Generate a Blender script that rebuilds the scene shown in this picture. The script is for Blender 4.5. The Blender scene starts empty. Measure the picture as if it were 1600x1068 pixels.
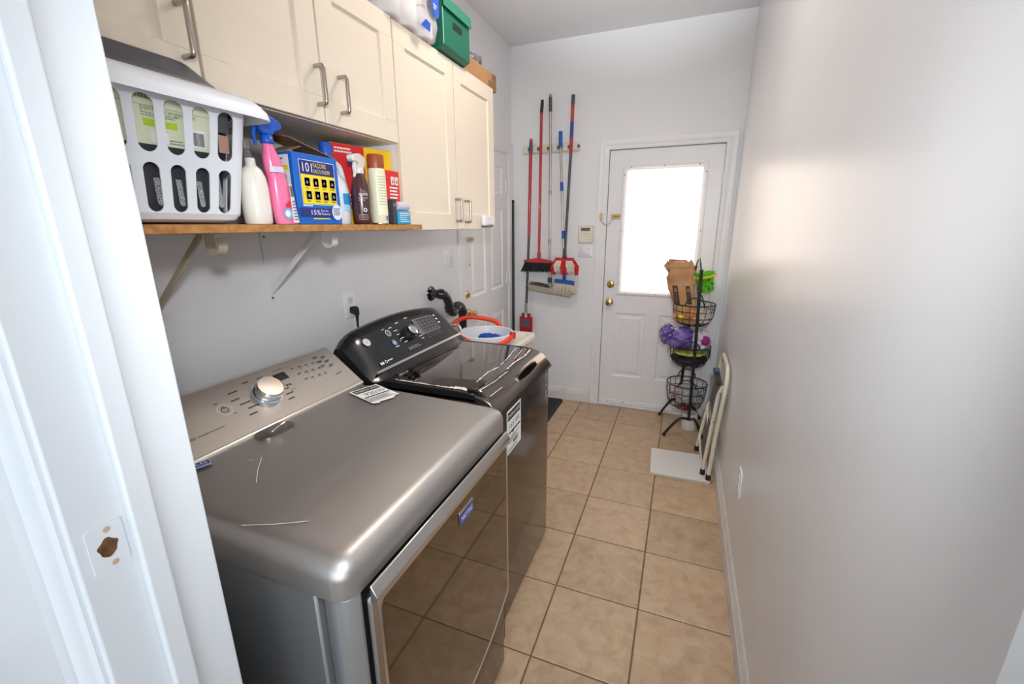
import bpy, math, random
from mathutils import Vector, Matrix, noise
C = bpy.context.scene
COL = C.collection
PI = math.pi

# ---------------------------------------------------------------- camera, world, lights, exposure
def look_camera():
    cam = bpy.data.cameras.new('camera')
    o = bpy.data.objects.new('camera', cam)
    COL.objects.link(o)
    yaw, pitch, roll = .3732, -.2622, -.0065
    cy, sy, cp, sp = math.cos(yaw), math.sin(yaw), math.cos(pitch), math.sin(pitch)
    F = Vector((-sy * cp, cy * cp, sp)); R = Vector((cy, sy, 0)); U = R.cross(F)
    c, s = math.cos(roll), math.sin(roll)
    R2 = R * c + U * s; U2 = U * c - R * s
    m = Matrix((R2, U2, -F)).transposed().to_4x4()
    m.translation = Vector((0, 0, 1.4936))
    o.matrix_world = m
    cam.sensor_width = 36; cam.sensor_fit = 'HORIZONTAL'
    cam.lens = 676.94 * 36 / 1600
    cam.clip_start = .02
    C.camera = o
look_camera()

W = bpy.data.worlds.new('sky'); C.world = W; W.use_nodes = True
wb = W.node_tree.nodes['Background']
wb.inputs[0].default_value = (.80, .91, 1.0, 1); wb.inputs[1].default_value = 1.5

def lamp(name, kind, loc, power, color, size=.2, rot=None, size_y=None):
    l = bpy.data.lights.new(name, kind); l.energy = power; l.color = color
    if kind == 'AREA':
        l.size = size
        if size_y: l.shape = 'RECTANGLE'; l.size_y = size_y
    else:
        l.shadow_soft_size = size
    o = bpy.data.objects.new(name, l); COL.objects.link(o); o.location = loc
    if rot: o.rotation_euler = rot
    return o
# the photographer's flash by the camera, then two added fill lamps
def aim(o, d): o.rotation_euler = Vector(d).to_track_quat('-Z', 'Y').to_euler(); return o
FL = aim(lamp('camera_flash', 'SPOT', (.09, -.03, 1.76), 66.0, (.94, .975, 1.0), .06), (-.33, 1.0, -.37))
FL.data.spot_size = math.radians(104); FL.data.spot_blend = 1.0
BF = aim(lamp('ceiling_fill', 'SPOT', (.0, .0, 1.80), 190.0, (.93, .97, 1.0), .05), (-.12, 1.0, .70))  # added spot aimed upward, brightens the ceiling and upper walls
BF.data.spot_size = math.radians(50); BF.data.spot_blend = .6
HB = aim(lamp('hall_fill', 'AREA', (.62, -1.30, 1.15), 12.0, (.92, .97, 1.0), 1.2), (-1.37, 3.5, -.05))  # added area fill behind the camera, lifts the wall under the shelf
# ceiling lamp of the room (its dome hangs above the frame) and the low sun on the outside of the back door
LP = lamp('ceiling_lamp_light', 'AREA', (-.50, 1.75, 2.69), 5.8, (1.0, .96, .92), .24); LP.data.shape = 'DISK'
SUN = aim(lamp('sun', 'SUN', (0, 8, 6), 6.0, (1.0, .86, .74), .02), (-.25, -1, -.55))
SUN.data.angle = math.radians(.6)

C.view_settings.view_transform = 'Standard'
C.view_settings.look = 'None'
C.view_settings.exposure = 0.32
C.view_settings.gamma = 1.0
C.view_settings.use_curve_mapping = False
C.cycles.use_denoising = True
C.cycles.max_bounces = 10
C.cycles.sample_clamp_indirect = 6
C.cycles.caustics_reflective = False
C.cycles.caustics_refractive = False

# ---------------------------------------------------------------- materials
def lin(h):
    if isinstance(h, str):
        h = h.lstrip('#'); v = [int(h[i:i + 2], 16) / 255 for i in (0, 2, 4)]
    else: v = [x / 255 for x in h]
    return tuple(x / 12.92 if x <= .04045 else ((x + .055) / 1.055) ** 2.4 for x in v) + (1,)

MATS = {}
def M(name, col='808080', rough=.5, metal=0., spec=.5, bump=None, vary=None, stretch=None, trans=0., alpha=1., coat=0., emit=None, rvary=None, sss=0.):
    """bump=(scale,strength[,detail]); vary=(scale,colour2[,lo,hi]); stretch=(x,y,z) scale of the noise"""
    if name in MATS: return MATS[name]
    m = bpy.data.materials.new(name); m.use_nodes = True
    nt = m.node_tree; N = nt.nodes; L = nt.links
    b = N['Principled BSDF']
    b.inputs['Base Color'].default_value = lin(col)
    b.inputs['Roughness'].default_value = rough
    b.inputs['Metallic'].default_value = metal
    b.inputs['Specular IOR Level'].default_value = spec
    b.inputs['Transmission Weight'].default_value = trans
    b.inputs['Alpha'].default_value = alpha
    b.inputs['Coat Weight'].default_value = coat
    if coat: b.inputs['Coat Roughness'].default_value = .08
    if sss:
        b.inputs['Subsurface Weight'].default_value = sss
        b.inputs['Subsurface Radius'].default_value = (.01, .01, .01)
    if emit:
        b.inputs['Emission Color'].default_value = lin(emit[0]); b.inputs['Emission Strength'].default_value = emit[1]
    tc = N.new('ShaderNodeTexCoord'); co = tc.outputs['Object']
    if stretch:
        mp = N.new('ShaderNodeMapping'); mp.inputs['Scale'].default_value = stretch
        L.new(co, mp.inputs[0]); co = mp.outputs[0]
    if vary:
        n = N.new('ShaderNodeTexNoise'); n.inputs['Scale'].default_value = vary[0]; n.inputs['Detail'].default_value = 6
        L.new(co, n.inputs['Vector'])
        r = N.new('ShaderNodeValToRGB'); L.new(n.outputs[0], r.inputs[0])
        r.color_ramp.elements[0].position = vary[2] if len(vary) > 2 else .35
        r.color_ramp.elements[1].position = vary[3] if len(vary) > 3 else .65
        r.color_ramp.elements[0].color = lin(col); r.color_ramp.elements[1].color = lin(vary[1])
        L.new(r.outputs[0], b.inputs['Base Color'])
    if rvary:
        n3 = N.new('ShaderNodeTexNoise'); n3.inputs['Scale'].default_value = rvary[0]; n3.inputs['Detail'].default_value = 4
        L.new(co, n3.inputs['Vector'])
        mr = N.new('ShaderNodeMapRange'); mr.inputs[3].default_value = rvary[1]; mr.inputs[4].default_value = rvary[2]
        L.new(n3.outputs[0], mr.inputs[0]); L.new(mr.outputs[0], b.inputs['Roughness'])
    if bump:
        n2 = N.new('ShaderNodeTexNoise'); n2.inputs['Scale'].default_value = bump[0]; n2.inputs['Detail'].default_value = bump[2] if len(bump) > 2 else 3
        L.new(co, n2.inputs['Vector'])
        bp = N.new('ShaderNodeBump'); bp.inputs['Strength'].default_value = bump[1]; bp.inputs['Distance'].default_value = .004
        L.new(n2.outputs[0], bp.inputs['Height']); L.new(bp.outputs[0], b.inputs['Normal'])
    MATS[name] = m
    return m

wall_m = M('wall_paint', 'ebecee', .38, spec=.45, bump=(90, .10, 4), vary=(2.2, 'e8e8ea'))
rwall_m = M('wall_paint_right', 'e9eaed', .30, spec=.5, bump=(60, .04, 4), vary=(2.2, 'e6e6e9'))
back_m = M('wall_paint_back', 'ebecee', .5, spec=.35, bump=(90, .06, 4))
ceil_m = M('ceiling_paint', 'e8e8ea', .8, spec=.2, bump=(140, .08))
white_m = M('white_gloss_paint', 'ebebed', .35, spec=.5, bump=(30, .03))
jamb_m = M('jamb_paint', 'e4e8ec', .38, spec=.4, bump=(18, .10, 5))
dirty_m = M('scuffed_baseboard_paint', 'e2dfdf', .45, vary=(9, 'c3b4a8', .56, .8), bump=(20, .05))
grout_m = M('grout', '7e6349', .85, vary=(20, '6a523c'))
cream_m = M('cream_cabinet', 'e8dcca', .42, spec=.4, vary=(1.5, 'e5d8c5'))
creamin_m = M('white_melamine', 'e6e4e2', .45)
nickel_m = M('brushed_nickel', 'b3aba3', .30, metal=1)
brass_m = M('polished_brass', 'd9bd78', .2, metal=1)
chrome_m = M('chrome', 'dad8d6', .17, metal=1)
steel_m = M('brushed_steel_top', 'bfbcb9', .40, metal=.92, bump=(55, .02, 5), stretch=(6, .5, 6), rvary=(9, .36, .46))
steel2_m = M('brushed_steel_side', 'b4b7ba', .34, metal=.75, bump=(40, .05, 3), stretch=(5, 5, .25))
console_m = M('console_silver', 'd6d1cb', .36, metal=.75, bump=(60, .02, 4), stretch=(8, .5, 8))
dkglass_m = M('smoked_mirror_door', '857c73', .04, metal=1, spec=.5)
dksteel_m = M('dark_steel', '7d7672', .14, metal=1, bump=(4, .02), rvary=(6, .10, .2))
dkside_m = M('dark_steel_trim', '6d6864', .22, metal=1, bump=(40, .02, 3))
lid_m = M('smoked_glass_lid', '958f8b', .055, metal=1, bump=(3, .008))
black_m = M('black_plastic', '141414', .35)
blackg_m = M('glossy_black_plastic', '1c1c1d', .16, spec=.6)
rub_m = M('black_rubber', '1b1a1a', .7)
wire_m = M('black_painted_wire', '161414', .4)
wplast_m = M('white_plastic', 'e8e8ea', .35)
wbasket_m = M('white_basket_plastic', 'e9edf4', .42, sss=.0)
almond_m = M('almond_plastic', 'e3dccb', .45)
paper_m = M('white_paper', 'efeeea', .7)
ink_m = M('black_ink', '1c1b1c', .7)
grayink_m = M('grey_ink', '5c5653', .7)
wink_m = M('white_ink', 'f0f0f0', .6)
navy_m = M('navy_ink', '1b2a78', .5)
yellow_m = M('yellow_ink', 'f7de1c', .5)
red_m = M('red_plastic', 'b31c2a', .35)
redb_m = M('bright_red_print', 'd8252b', .5)
blue_m = M('blue_plastic', '1554b8', .4)
orange_m = M('orange_rubber', 'f4441c', .4)
grayp_m = M('grey_plastic', '57575b', .45)
wood_m = M('particle_board', 'c08a4e', .7, vary=(60, 'a06a36'), bump=(80, .2))
cord_m = M('black_cord', '181716', .5)

# ---------------------------------------------------------------- mesh helpers
class MB:
    def __init__(s):
        s.v = []; s.f = []; s.mi = []; s.cur = 0; s.T = None
    def mat(s, i): s.cur = i; return s
    def add(s, vs, fs):
        n = len(s.v)
        for p in vs:
            p = Vector(p)
            s.v.append(s.T @ p if s.T is not None else p)
        for f in fs:
            s.f.append([n + i for i in f]); s.mi.append(s.cur)
        return s
    def box(s, x0, x1, y0, y1, z0, z1):
        vs = [(x, y, z) for x in (x0, x1) for y in (y0, y1) for z in (z0, z1)]
        return s.add(vs, [(0, 1, 3, 2), (4, 6, 7, 5), (0, 4, 5, 1), (2, 3, 7, 6), (0, 2, 6, 4), (1, 5, 7, 3)])
    def obox(s, c, u, v, w, a, b, d):
        """oriented box: centre c, unit axes u,v,w with half sizes a,b,d"""
        c, u, v, w = map(Vector, (c, u, v, w))
        vs = [c + u * (a * i) + v * (b * j) + w * (d * k) for i in (-1, 1) for j in (-1, 1) for k in (-1, 1)]
        return s.add(vs, [(0, 1, 3, 2), (4, 6, 7, 5), (0, 4, 5, 1), (2, 3, 7, 6), (0, 2, 6, 4), (1, 5, 7, 3)])
    def bar(s, p, q, w, t, up=(0, 0, 1)):
        """rectangular bar p->q, width w across, thickness t along 'up'"""
        p, q = Vector(p), Vector(q); d = (q - p); L = d.length; d.normalize()
        a = d.cross(Vector(up)).normalized(); b = a.cross(d)
        return s.obox((p + q) / 2, d, a, b, L / 2, w / 2, t / 2)
    def ring(s, c, u, v, r, n):
        return [c + u * (r * math.cos(2 * PI * i / n)) + v * (r * math.sin(2 * PI * i / n)) for i in range(n)]
    def loft(s, rings, cap0=True, cap1=True, closed=False):
        n = len(rings[0]); base = []
        vs = [p for r in rings for p in r]; fs = []
        m = len(rings)
        for k in range(m if closed else m - 1):
            a = k * n; b = ((k + 1) % m) * n
            for i in range(n):
                j = (i + 1) % n
                fs.append((a + i, a + j, b + j, b + i))
        if not closed:
            if cap0: fs.append(tuple(range(n - 1, -1, -1)))
            if cap1: fs.append(tuple((m - 1) * n + i for i in range(n)))
        return s.add(vs, fs)
    def tube(s, pts, r, n=10, closed=False, caps=True):
        P = [Vector(p) for p in pts]; m = len(P); rings = []
        R = r if isinstance(r, (list, tuple)) else [r] * m
        a = None
        for i in range(m):
            if closed: d = P[(i + 1) % m] - P[i - 1]
            else: d = P[min(i + 1, m - 1)] - P[max(i - 1, 0)]
            d.normalize()
            if a is None:
                a = d.orthogonal().normalized()
            else:
                a = (a - d * a.dot(d)).normalized()
            b = d.cross(a)
            rings.append([P[i] + a * (R[i] * math.cos(2 * PI * k / n)) + b * (R[i] * math.sin(2 * PI * k / n)) for k in range(n)])
        return s.loft(rings, caps, caps, closed)
    def cyl(s, p, q, r0, r1=None, n=16):
        return s.tube([p, q], [r0, r0 if r1 is None else r1], n)
    def lathe(s, prof, c=(0, 0, 0), n=24, axis=(0, 0, 1), caps=True):
        """prof: list of (radius, height) along axis"""
        ax = Vector(axis).normalized(); u = ax.orthogonal().normalized(); v = ax.cross(u); c = Vector(c)
        rings = [s.ring(c + ax * h, u, v, max(r, 1e-5), n) for r, h in prof]
        return s.loft(rings, caps, caps)
    def prism(s, poly, y0, y1):
        """polygon in (x,z) extruded along y"""
        return s.loft([[Vector((x, y0, z)) for x, z in poly], [Vector((x, y1, z)) for x, z in poly]])
    def prism_ax(s, poly, o, u, v, w, t0, t1):
        o, u, v, w = map(Vector, (o, u, v, w))
        return s.loft([[o + u * a + v * b + w * t for a, b in poly] for t in (t0, t1)])
    def grid(s, fn, nu, nv):
        vs = [fn(i / nu, j / nv) for i in range(nu + 1) for j in range(nv + 1)]
        fs = [(i * (nv + 1) + j, (i + 1) * (nv + 1) + j, (i + 1) * (nv + 1) + j + 1, i * (nv + 1) + j + 1) for i in range(nu) for j in range(nv)]
        return s.add(vs, fs)
    def sphere(s, c, r, nu=16, nv=10):
        c = Vector(c); rr = Vector(r) if not isinstance(r, (int, float)) else Vector((r, r, r))
        rings = []
        for j in range(nv + 1):
            t = -PI / 2 + PI * j / nv
            t = max(-PI / 2 + .02, min(PI / 2 - .02, t))
            rings.append([c + Vector((rr.x * math.cos(t) * math.cos(2 * PI * i / nu), rr.y * math.cos(t) * math.sin(2 * PI * i / nu), rr.z * math.sin(t))) for i in range(nu)])
        return s.loft(rings)
    def blob(s, c, r, seed, amp=.25, freq=3., nu=36, nv=24, squash=None):
        c = Vector(c); off = Vector((seed * 7.3, seed * 3.1, seed * 1.7)); rings = []
        for j in range(nv + 1):
            t = -PI / 2 + PI * j / nv; t = max(-PI / 2 + .03, min(PI / 2 - .03, t)); ring = []
            for i in range(nu):
                a = 2 * PI * i / nu
                d = Vector((math.cos(t) * math.cos(a), math.cos(t) * math.sin(a), math.sin(t)))
                k = 1 + amp * (noise.noise(d * freq + off) + .55 * abs(noise.noise(d * freq * 2.3 + off)) * 1.2 - .3)
                ring.append(c + Vector((d.x * r[0], d.y * r[1], d.z * r[2])) * k)
            rings.append(ring)
        return s.loft(rings)
    def build(s, name, mat, parent=None, bevel=0, seg=2, smooth=True, ang=40, label=None, kind=None, solid=0, offset=-1, weld=0):
        me = bpy.data.meshes.new(name)
        base = Vector((0, 0, 0))
        p = parent
        while p is not None:
            base += Vector(p.location); p = p.parent
        me.from_pydata([v - base for v in s.v], [], s.f)
        for m in (mat if isinstance(mat, (list, tuple)) else [mat]): me.materials.append(m)
        for pl, i in zip(me.polygons, s.mi): pl.material_index = i
        import bmesh
        bm = bmesh.new(); bm.from_mesh(me)
        if weld: bmesh.ops.remove_doubles(bm, verts=bm.verts, dist=weld)
        bmesh.ops.recalc_face_normals(bm, faces=bm.faces); bm.to_mesh(me); bm.free()
        if smooth:
            me.polygons.foreach_set('use_smooth', [True] * len(me.polygons))
            me.set_sharp_from_angle(angle=math.radians(ang))
        me.update()
        o = bpy.data.objects.new(name, me); COL.objects.link(o)
        if parent is not None: o.parent = parent
        if solid:
            sm = o.modifiers.new('solid', 'SOLIDIFY'); sm.thickness = solid; sm.offset = offset
        if bevel:
            b = o.modifiers.new('bevel', 'BEVEL'); b.width = bevel; b.segments = seg; b.limit_method = 'ANGLE'; b.angle_limit = math.radians(30)
            b.harden_normals = False
        if label: o['label'] = label
        if kind: o['kind'] = kind
        return o

def thing(name, label, cat, loc, group=None):
    o = bpy.data.objects.new(name, None); COL.objects.link(o); o.location = loc
    o.empty_display_size = .05
    o['label'] = label; o['category'] = cat
    if group: o['group'] = group
    return o
def struct(name, loc=None):
    o = bpy.data.objects.new(name, None); COL.objects.link(o); o.location = loc or (0, 0, 0); o['kind'] = 'structure'; return o

def rrect(hx, hy, r, n=6, cx=0, cy=0):
    pts = []
    for (sx, sy, a0) in ((1, 1, 0), (-1, 1, 90), (-1, -1, 180), (1, -1, 270)):
        for k in range(n + 1):
            a = math.radians(a0 + 90 * k / n)
            pts.append((cx + sx * (hx - r) + r * math.cos(a), cy + sy * (hy - r) + r * math.sin(a)))
    return pts
def arc(c, r, a0, a1, n, u=(1, 0, 0), v=(0, 0, 1)):
    c, u, v = Vector(c), Vector(u), Vector(v)
    return [c + u * (r * math.cos(math.radians(a0 + (a1 - a0) * k / n))) + v * (r * math.sin(math.radians(a0 + (a1 - a0) * k / n))) for k in range(n + 1)]
def round_path(pts, r, n=6):
    """polyline with rounded corners"""
    P = [Vector(p) for p in pts]; out = [P[0]]
    for i in range(1, len(P) - 1):
        a = (P[i - 1] - P[i]); b = (P[i + 1] - P[i])
        k = min(r, a.length * .49, b.length * .49); p0 = P[i] + a.normalized() * k; p1 = P[i] + b.normalized() * k
        for t in range(n + 1):
            t /= n; out.append(p0 * (1 - t) ** 2 + P[i] * (2 * t * (1 - t)) + p1 * t * t)
    out.append(P[-1]); return out

# flat print: rectangles, ellipses and lettering on one plane, joined into one printed part
_tc = {}
def text_mesh(body):
    if body not in _tc:
        cu = bpy.data.curves.new('t', 'FONT'); cu.body = body; cu.size = 1; cu.resolution_u = 2
        o = bpy.data.objects.new('t', cu); COL.objects.link(o)
        me = bpy.data.meshes.new_from_object(o.evaluated_get(bpy.context.evaluated_depsgraph_get()))
        vs = [v.co.copy() for v in me.vertices]; fs = [tuple(p.vertices) for p in me.polygons]
        bpy.data.objects.remove(o); bpy.data.curves.remove(cu); bpy.data.meshes.remove(me)
        xs = [v.x for v in vs] or [0]; ys = [v.y for v in vs] or [0]
        _tc[body] = (vs, fs, min(xs), max(xs), min(ys), max(ys))
    return _tc[body]
class Print:
    def __init__(s, o, u, v, bend=None):
        s.o, s.u, s.v = Vector(o), Vector(u).normalized(), Vector(v).normalized(); s.n = s.u.cross(s.v)
        s.mb = MB(); s.mats = []; s.h = .0004; s.bend = bend
    def _m(s, m):
        if m not in s.mats: s.mats.append(m)
        s.mb.cur = s.mats.index(m)
    def P(s, x, y, dh=0):
        if s.bend:
            return Vector(s.bend(x, y, s.h + dh))
        return s.o + s.u * x + s.v * y + s.n * (s.h + dh)
    def rect(s, x0, y0, x1, y1, m, up=True):
        s._m(m); k = 8 if s.bend else 1
        for i in range(k):
            a = x0 + (x1 - x0) * i / k; b = x0 + (x1 - x0) * (i + 1) / k
            s.mb.add([s.P(a, y0), s.P(b, y0), s.P(b, y1), s.P(a, y1)], [(0, 1, 2, 3)])
        if up: s.h += .00025
        return s
    def poly(s, pts, m):
        s._m(m); s.mb.add([s.P(*p) for p in pts], [tuple(range(len(pts)))]); s.h += .0002; return s
    def ell(s, x, y, rx, ry, m, n=20):
        return s.poly([(x + rx * math.cos(2 * PI * k / n), y + ry * math.sin(2 * PI * k / n)) for k in range(n)], m)
    def ringl(s, x, y, r, w, m, n=20):
        s._m(m); a = [s.P(x + r * math.cos(2 * PI * k / n), y + r * math.sin(2 * PI * k / n)) for k in range(n)]
        b = [s.P(x + (r - w) * math.cos(2 * PI * k / n), y + (r - w) * math.sin(2 * PI * k / n)) for k in range(n)]
        s.mb.add(a + b, [(k, (k + 1) % n, n + (k + 1) % n, n + k) for k in range(n)]); return s
    def text(s, body, x, y, h, m, width=None, align='l'):
        """h: cap height; width: squeeze to this width"""
        vs, fs, x0, x1, y0, y1 = text_mesh(body); s._m(m)
        k = h / .70; w = (x1 - x0) * k; kx = k if width is None else k * width / w; w = (x1 - x0) * kx
        ox = {'l': 0, 'c': -w / 2, 'r': -w}[align]
        s.mb.add([s.P(x + ox + (v.x - x0) * kx, y + v.y * k) for v in vs], fs); return s
    def bars(s, x0, y0, x1, y1, m, seed=1, n=22):
        rnd = random.Random(seed); x = x0
        while x < x1:
            w = (x1 - x0) / n * rnd.choice((.4, .7, 1.1)); s._m(m)
            s.mb.add([s.P(x, y0), s.P(min(x + w, x1), y0), s.P(min(x + w, x1), y1), s.P(x, y1)], [(0, 1, 2, 3)]); x += w + (x1 - x0) / n * rnd.choice((.4, .8))
        return s
    def lines(s, x0, y0, x1, y1, n, m, seed=1, fill=.45):
        """rows of tiny unreadable print"""
        rnd = random.Random(seed); dy = (y1 - y0) / n; s._m(m)
        for i in range(n):
            y = y1 - (i + 1) * dy + dy * .3; x = x0
            end = x1 - (x1 - x0) * rnd.uniform(0, .35)
            while x < end:
                w = (x1 - x0) * rnd.uniform(.05, .14); w = min(w, end - x)
                s.mb.add([s.P(x, y), s.P(x + w, y), s.P(x + w, y + dy * fill), s.P(x, y + dy * fill)], [(0, 1, 2, 3)]); x += w + (x1 - x0) * .02
        return s
    def build(s, name, parent, label=None):
        o = s.mb.build(name, s.mats, parent, smooth=False, label=label, kind='stuff')
        return o

# ================================================================= the room
XL, XR, YB, H = -1.376, .302, 3.527, 2.813
YN0, YN1 = .190, .316            # the wall with the doorway the camera looks through
HALL = -1.9                       # hall behind the camera, open to daylight at its far end
# floor: grout bed with every tile of the room as a part
floor = struct('floor')
MB().box(-2.2, 1.4, HALL, YB + .12, -.10, -.0035).build('grout_bed', grout_m, floor, smooth=False)
def tile_material():
    m = bpy.data.materials.new('ceramic_tile'); m.use_nodes = True; nt = m.node_tree; N = nt.nodes; L = nt.links
    b = N['Principled BSDF']
    tc = N.new('ShaderNodeTexCoord'); oi = N.new('ShaderNodeObjectInfo')
    add = N.new('ShaderNodeVectorMath'); add.operation = 'ADD'
    mul = N.new('ShaderNodeVectorMath'); mul.operation = 'SCALE'; mul.inputs[0].default_value = (13, 7, 3)
    L.new(oi.outputs['Random'], mul.inputs['Scale']); L.new(tc.outputs['Object'], add.inputs[0]); L.new(mul.outputs[0], add.inputs[1])
    n = N.new('ShaderNodeTexNoise'); n.inputs['Scale'].default_value = 16; n.inputs['Detail'].default_value = 10; n.inputs['Roughness'].default_value = .62; n.inputs['Distortion'].default_value = .5
    L.new(add.outputs[0], n.inputs['Vector'])
    r = N.new('ShaderNodeValToRGB'); L.new(n.outputs[0], r.inputs[0])
    e = r.color_ramp.elements; e[0].position = .28; e[0].color = lin('b19374'); e[1].position = .74; e[1].color = lin('d0b698')
    mix = N.new('ShaderNodeMixRGB'); mix.blend_type = 'MULTIPLY'; mix.inputs[0].default_value = 1
    mr = N.new('ShaderNodeMapRange'); mr.inputs[3].default_value = .9; mr.inputs[4].default_value = 1.05
    L.new(oi.outputs['Random'], mr.inputs[0]); L.new(r.outputs[0], mix.inputs[1]); L.new(mr.outputs[0], mix.inputs[2])
    L.new(mix.outputs[0], b.inputs['Base Color'])
    n2 = N.new('ShaderNodeTexNoise'); n2.inputs['Scale'].default_value = 9; n2.inputs['Detail'].default_value = 8; n2.inputs['Distortion'].default_value = 2.6
    L.new(add.outputs[0], n2.inputs['Vector'])
    bp = N.new('ShaderNodeBump'); bp.inputs['Strength'].default_value = .6; bp.inputs['Distance'].default_value = .004
    L.new(n2.outputs[0], bp.inputs['Height']); L.new(bp.outputs[0], b.inputs['Normal'])
    b.inputs['Roughness'].default_value = .36; b.inputs['Specular IOR Level'].default_value = .45
    return m
tile_m = tile_material()
T, TX, TY, G = .3402, -.3871, 3.1935, .0028
rnd = random.Random(4); shared = {}
for i in range(-3, 3):
    for j in range(-1, 10):
        x0, x1 = TX + (i - 1) * T + G, TX + i * T - G
        y0, y1 = TY - j * T - T + G, TY - j * T - G
        x0, x1, y0, y1 = max(x0, XL), min(x1, XR), max(y0, YN0), min(y1, YB)
        if x1 - x0 < .02 or y1 - y0 < .02: continue
        key = (round(x1 - x0, 4), round(y1 - y0, 4))
        cx, cy = (x0 + x1) / 2, (y0 + y1) / 2
        dz = rnd.uniform(-.0004, .0002)
        if key in shared:
            o = shared[key].copy(); COL.objects.link(o)
        else:
            hx, hy = key[0] / 2, key[1] / 2
            mb = MB(); e = .0022
            mb.loft([[Vector((sx * (hx - q), sy * (hy - q), z)) for sx, sy in ((-1, -1), (1, -1), (1, 1), (-1, 1))] for q, z in ((0, -.009), (0, -.0018), (e, 0))])
            o = mb.build('tile', tile_m, floor, smooth=False); shared[key] = o
        o.parent = floor; o.location = (cx, cy, dz)

def wall_mesh(name, mat, boxes, loc=None):
    mb = MB()
    for b in boxes: mb.box(*b)
    o = mb.build(name, mat, None, smooth=False); o['kind'] = 'structure'; return o
# left wall with the opening of the panelled door
DL0, DL1, DLH = 2.625, 3.452, 2.045
wall_mesh('wall_left', wall_m, [(XL - .12, XL, YN1, DL0, 0, H), (XL - .12, XL, DL1, YB + .12, 0, H), (XL - .12, XL, DL0, DL1, DLH, H)])
wall_mesh('wall_right', rwall_m, [(XR, XR + .12, YN1 - .002, YB + .12, 0, H)])
BD0, BD1, BDH = -.588, .212, 2.04
wall_mesh('wall_back', back_m, [(XL, BD0, YB, YB + .14, 0, H), (BD1, XR, YB, YB + .14, 0, H), (BD0, BD1, YB, YB + .14, BDH, H)])
JL, JR, JH = -.568, .216, 2.06
wall_mesh('wall_front', wall_m, [(-2.2, JL - .02, YN0, YN1, 0, H), (JR + .02, 1.4, YN0, YN1, 0, H), (JL - .02, JR + .02, YN0, YN1, JH + .02, H)])
wall_mesh('wall_hall_end', wall_m, [(-2.3, -1.7, HALL - .1, HALL, 0, H), (1.1, 1.5, HALL - .1, HALL, 0, H), (-1.7, 1.1, HALL - .1, HALL, 0, .25), (-1.7, 1.1, HALL - .1, HALL, 2.5, H)])  # added unseen end wall, its opening sized to set the hall daylight
wall_mesh('wall_hall_left', wall_m, [(-2.3, -2.2, HALL, YN1, 0, H)])
wall_mesh('wall_hall_right', wall_m, [(1.4, 1.5, HALL, YN1, 0, H)])
wall_mesh('ceiling', ceil_m, [(-2.3, 1.5, HALL, YB + .14, H, H + .1)])

# baseboards: stepped and rounded profile
def baseboard(name, p, q, nrm, h, mat, t=.014):
    p, q, n = Vector(p), Vector(q), Vector(nrm)
    prof = [(0, 0), (t, 0), (t, h * .62), (t * .80, h * .66), (t * .80, h * .72), (t * .62, h * .76), (t * .55, h * .86), (t * .25, h * .95), (0, h)]
    mb = MB(); mb.loft([[e + n * a + Vector((0, 0, b)) for a, b in prof] for e in (p, q)])
    o = mb.build(name, mat, None, ang=25); o['kind'] = 'structure'; return o
baseboard('baseboard_right', (XR, .34, 0), (XR, YB, 0), (-1, 0, 0), .145, dirty_m)
baseboard('baseboard_back', (XL + .0, YB, 0), (-.664, YB, 0), (0, -1, 0), .112, dirty_m)
baseboard('baseboard_left', (XL, YN1, 0), (XL, 2.53, 0), (1, 0, 0), .112, dirty_m)

# casings: profile swept round three sides of an opening
def casing(name, mat, a, b, top, w, plane, nrm, t=.018, floor_z=0., flip=1):
    """a,b: opening edges along axis; plane: function (s,z,d)->xyz"""
    prof = [(0, 0), (0, t * .45), (w * .10, t * .62), (w * .16, t * .55), (w * .30, t * .62), (w * .46, t * .95), (w * .62, t * .80), (w * .74, t * .86), (w * .88, t * 1.0), (w, t * .9), (w, 0)]
    mb = MB(); rings = []
    for s, z, ds, dz in ((a, floor_z, -1, 0), (a, top, -1, 1), (b, top, 1, 1), (b, floor_z, 1, 0)):
        rings.append([Vector(plane(s + ds * k, z + dz * k, d)) for k, d in prof])
    mb.loft(rings)
    return mb
mb = casing('', None, -.584, .206, 2.034, .074, lambda s, z, d: (s, YB - d, z), None)
o = mb.build('trim_1', white_m, None, ang=22); o['kind'] = 'structure'
# casing of the panelled door on the left wall
mb = casing('', None, DL0 + .008, DL1 - .006, DLH - .006, .078, lambda s, z, d: (XL + d, s, z), None)
o = mb.build('trim_2', white_m, None, ang=22); o['kind'] = 'structure'

# doorway we look through: jamb linings, stops and hall-side casing
tr = struct('trim_3')
for side, xj, sg in (('left', JL, 1), ('right', JR, -1)):
    mb = MB(); mb.box(min(xj, xj - sg * .02), max(xj, xj - sg * .02), YN0 - .004, YN1 + .003, 0, JH)
    mb.build('jamb_lining', jamb_m, tr, bevel=.0025)
    mb = MB(); mb.box(min(xj, xj + sg * .011), max(xj, xj + sg * .011), .2365, .262, 0, JH - .01)
    mb.build('door_stop', jamb_m, tr, bevel=.003, seg=3)
MB().box(JL - .02, JR + .02, YN0 - .004, YN1 + .003, JH, JH + .02).build('head_lining', jamb_m, tr, bevel=.0025)
casing('', None, JL - .006, JR + .006, JH + .006, .075, lambda s, z, d: (s, YN0 - .0 - d, z), None).build('hall_casing', jamb_m, tr, ang=22)
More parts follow.
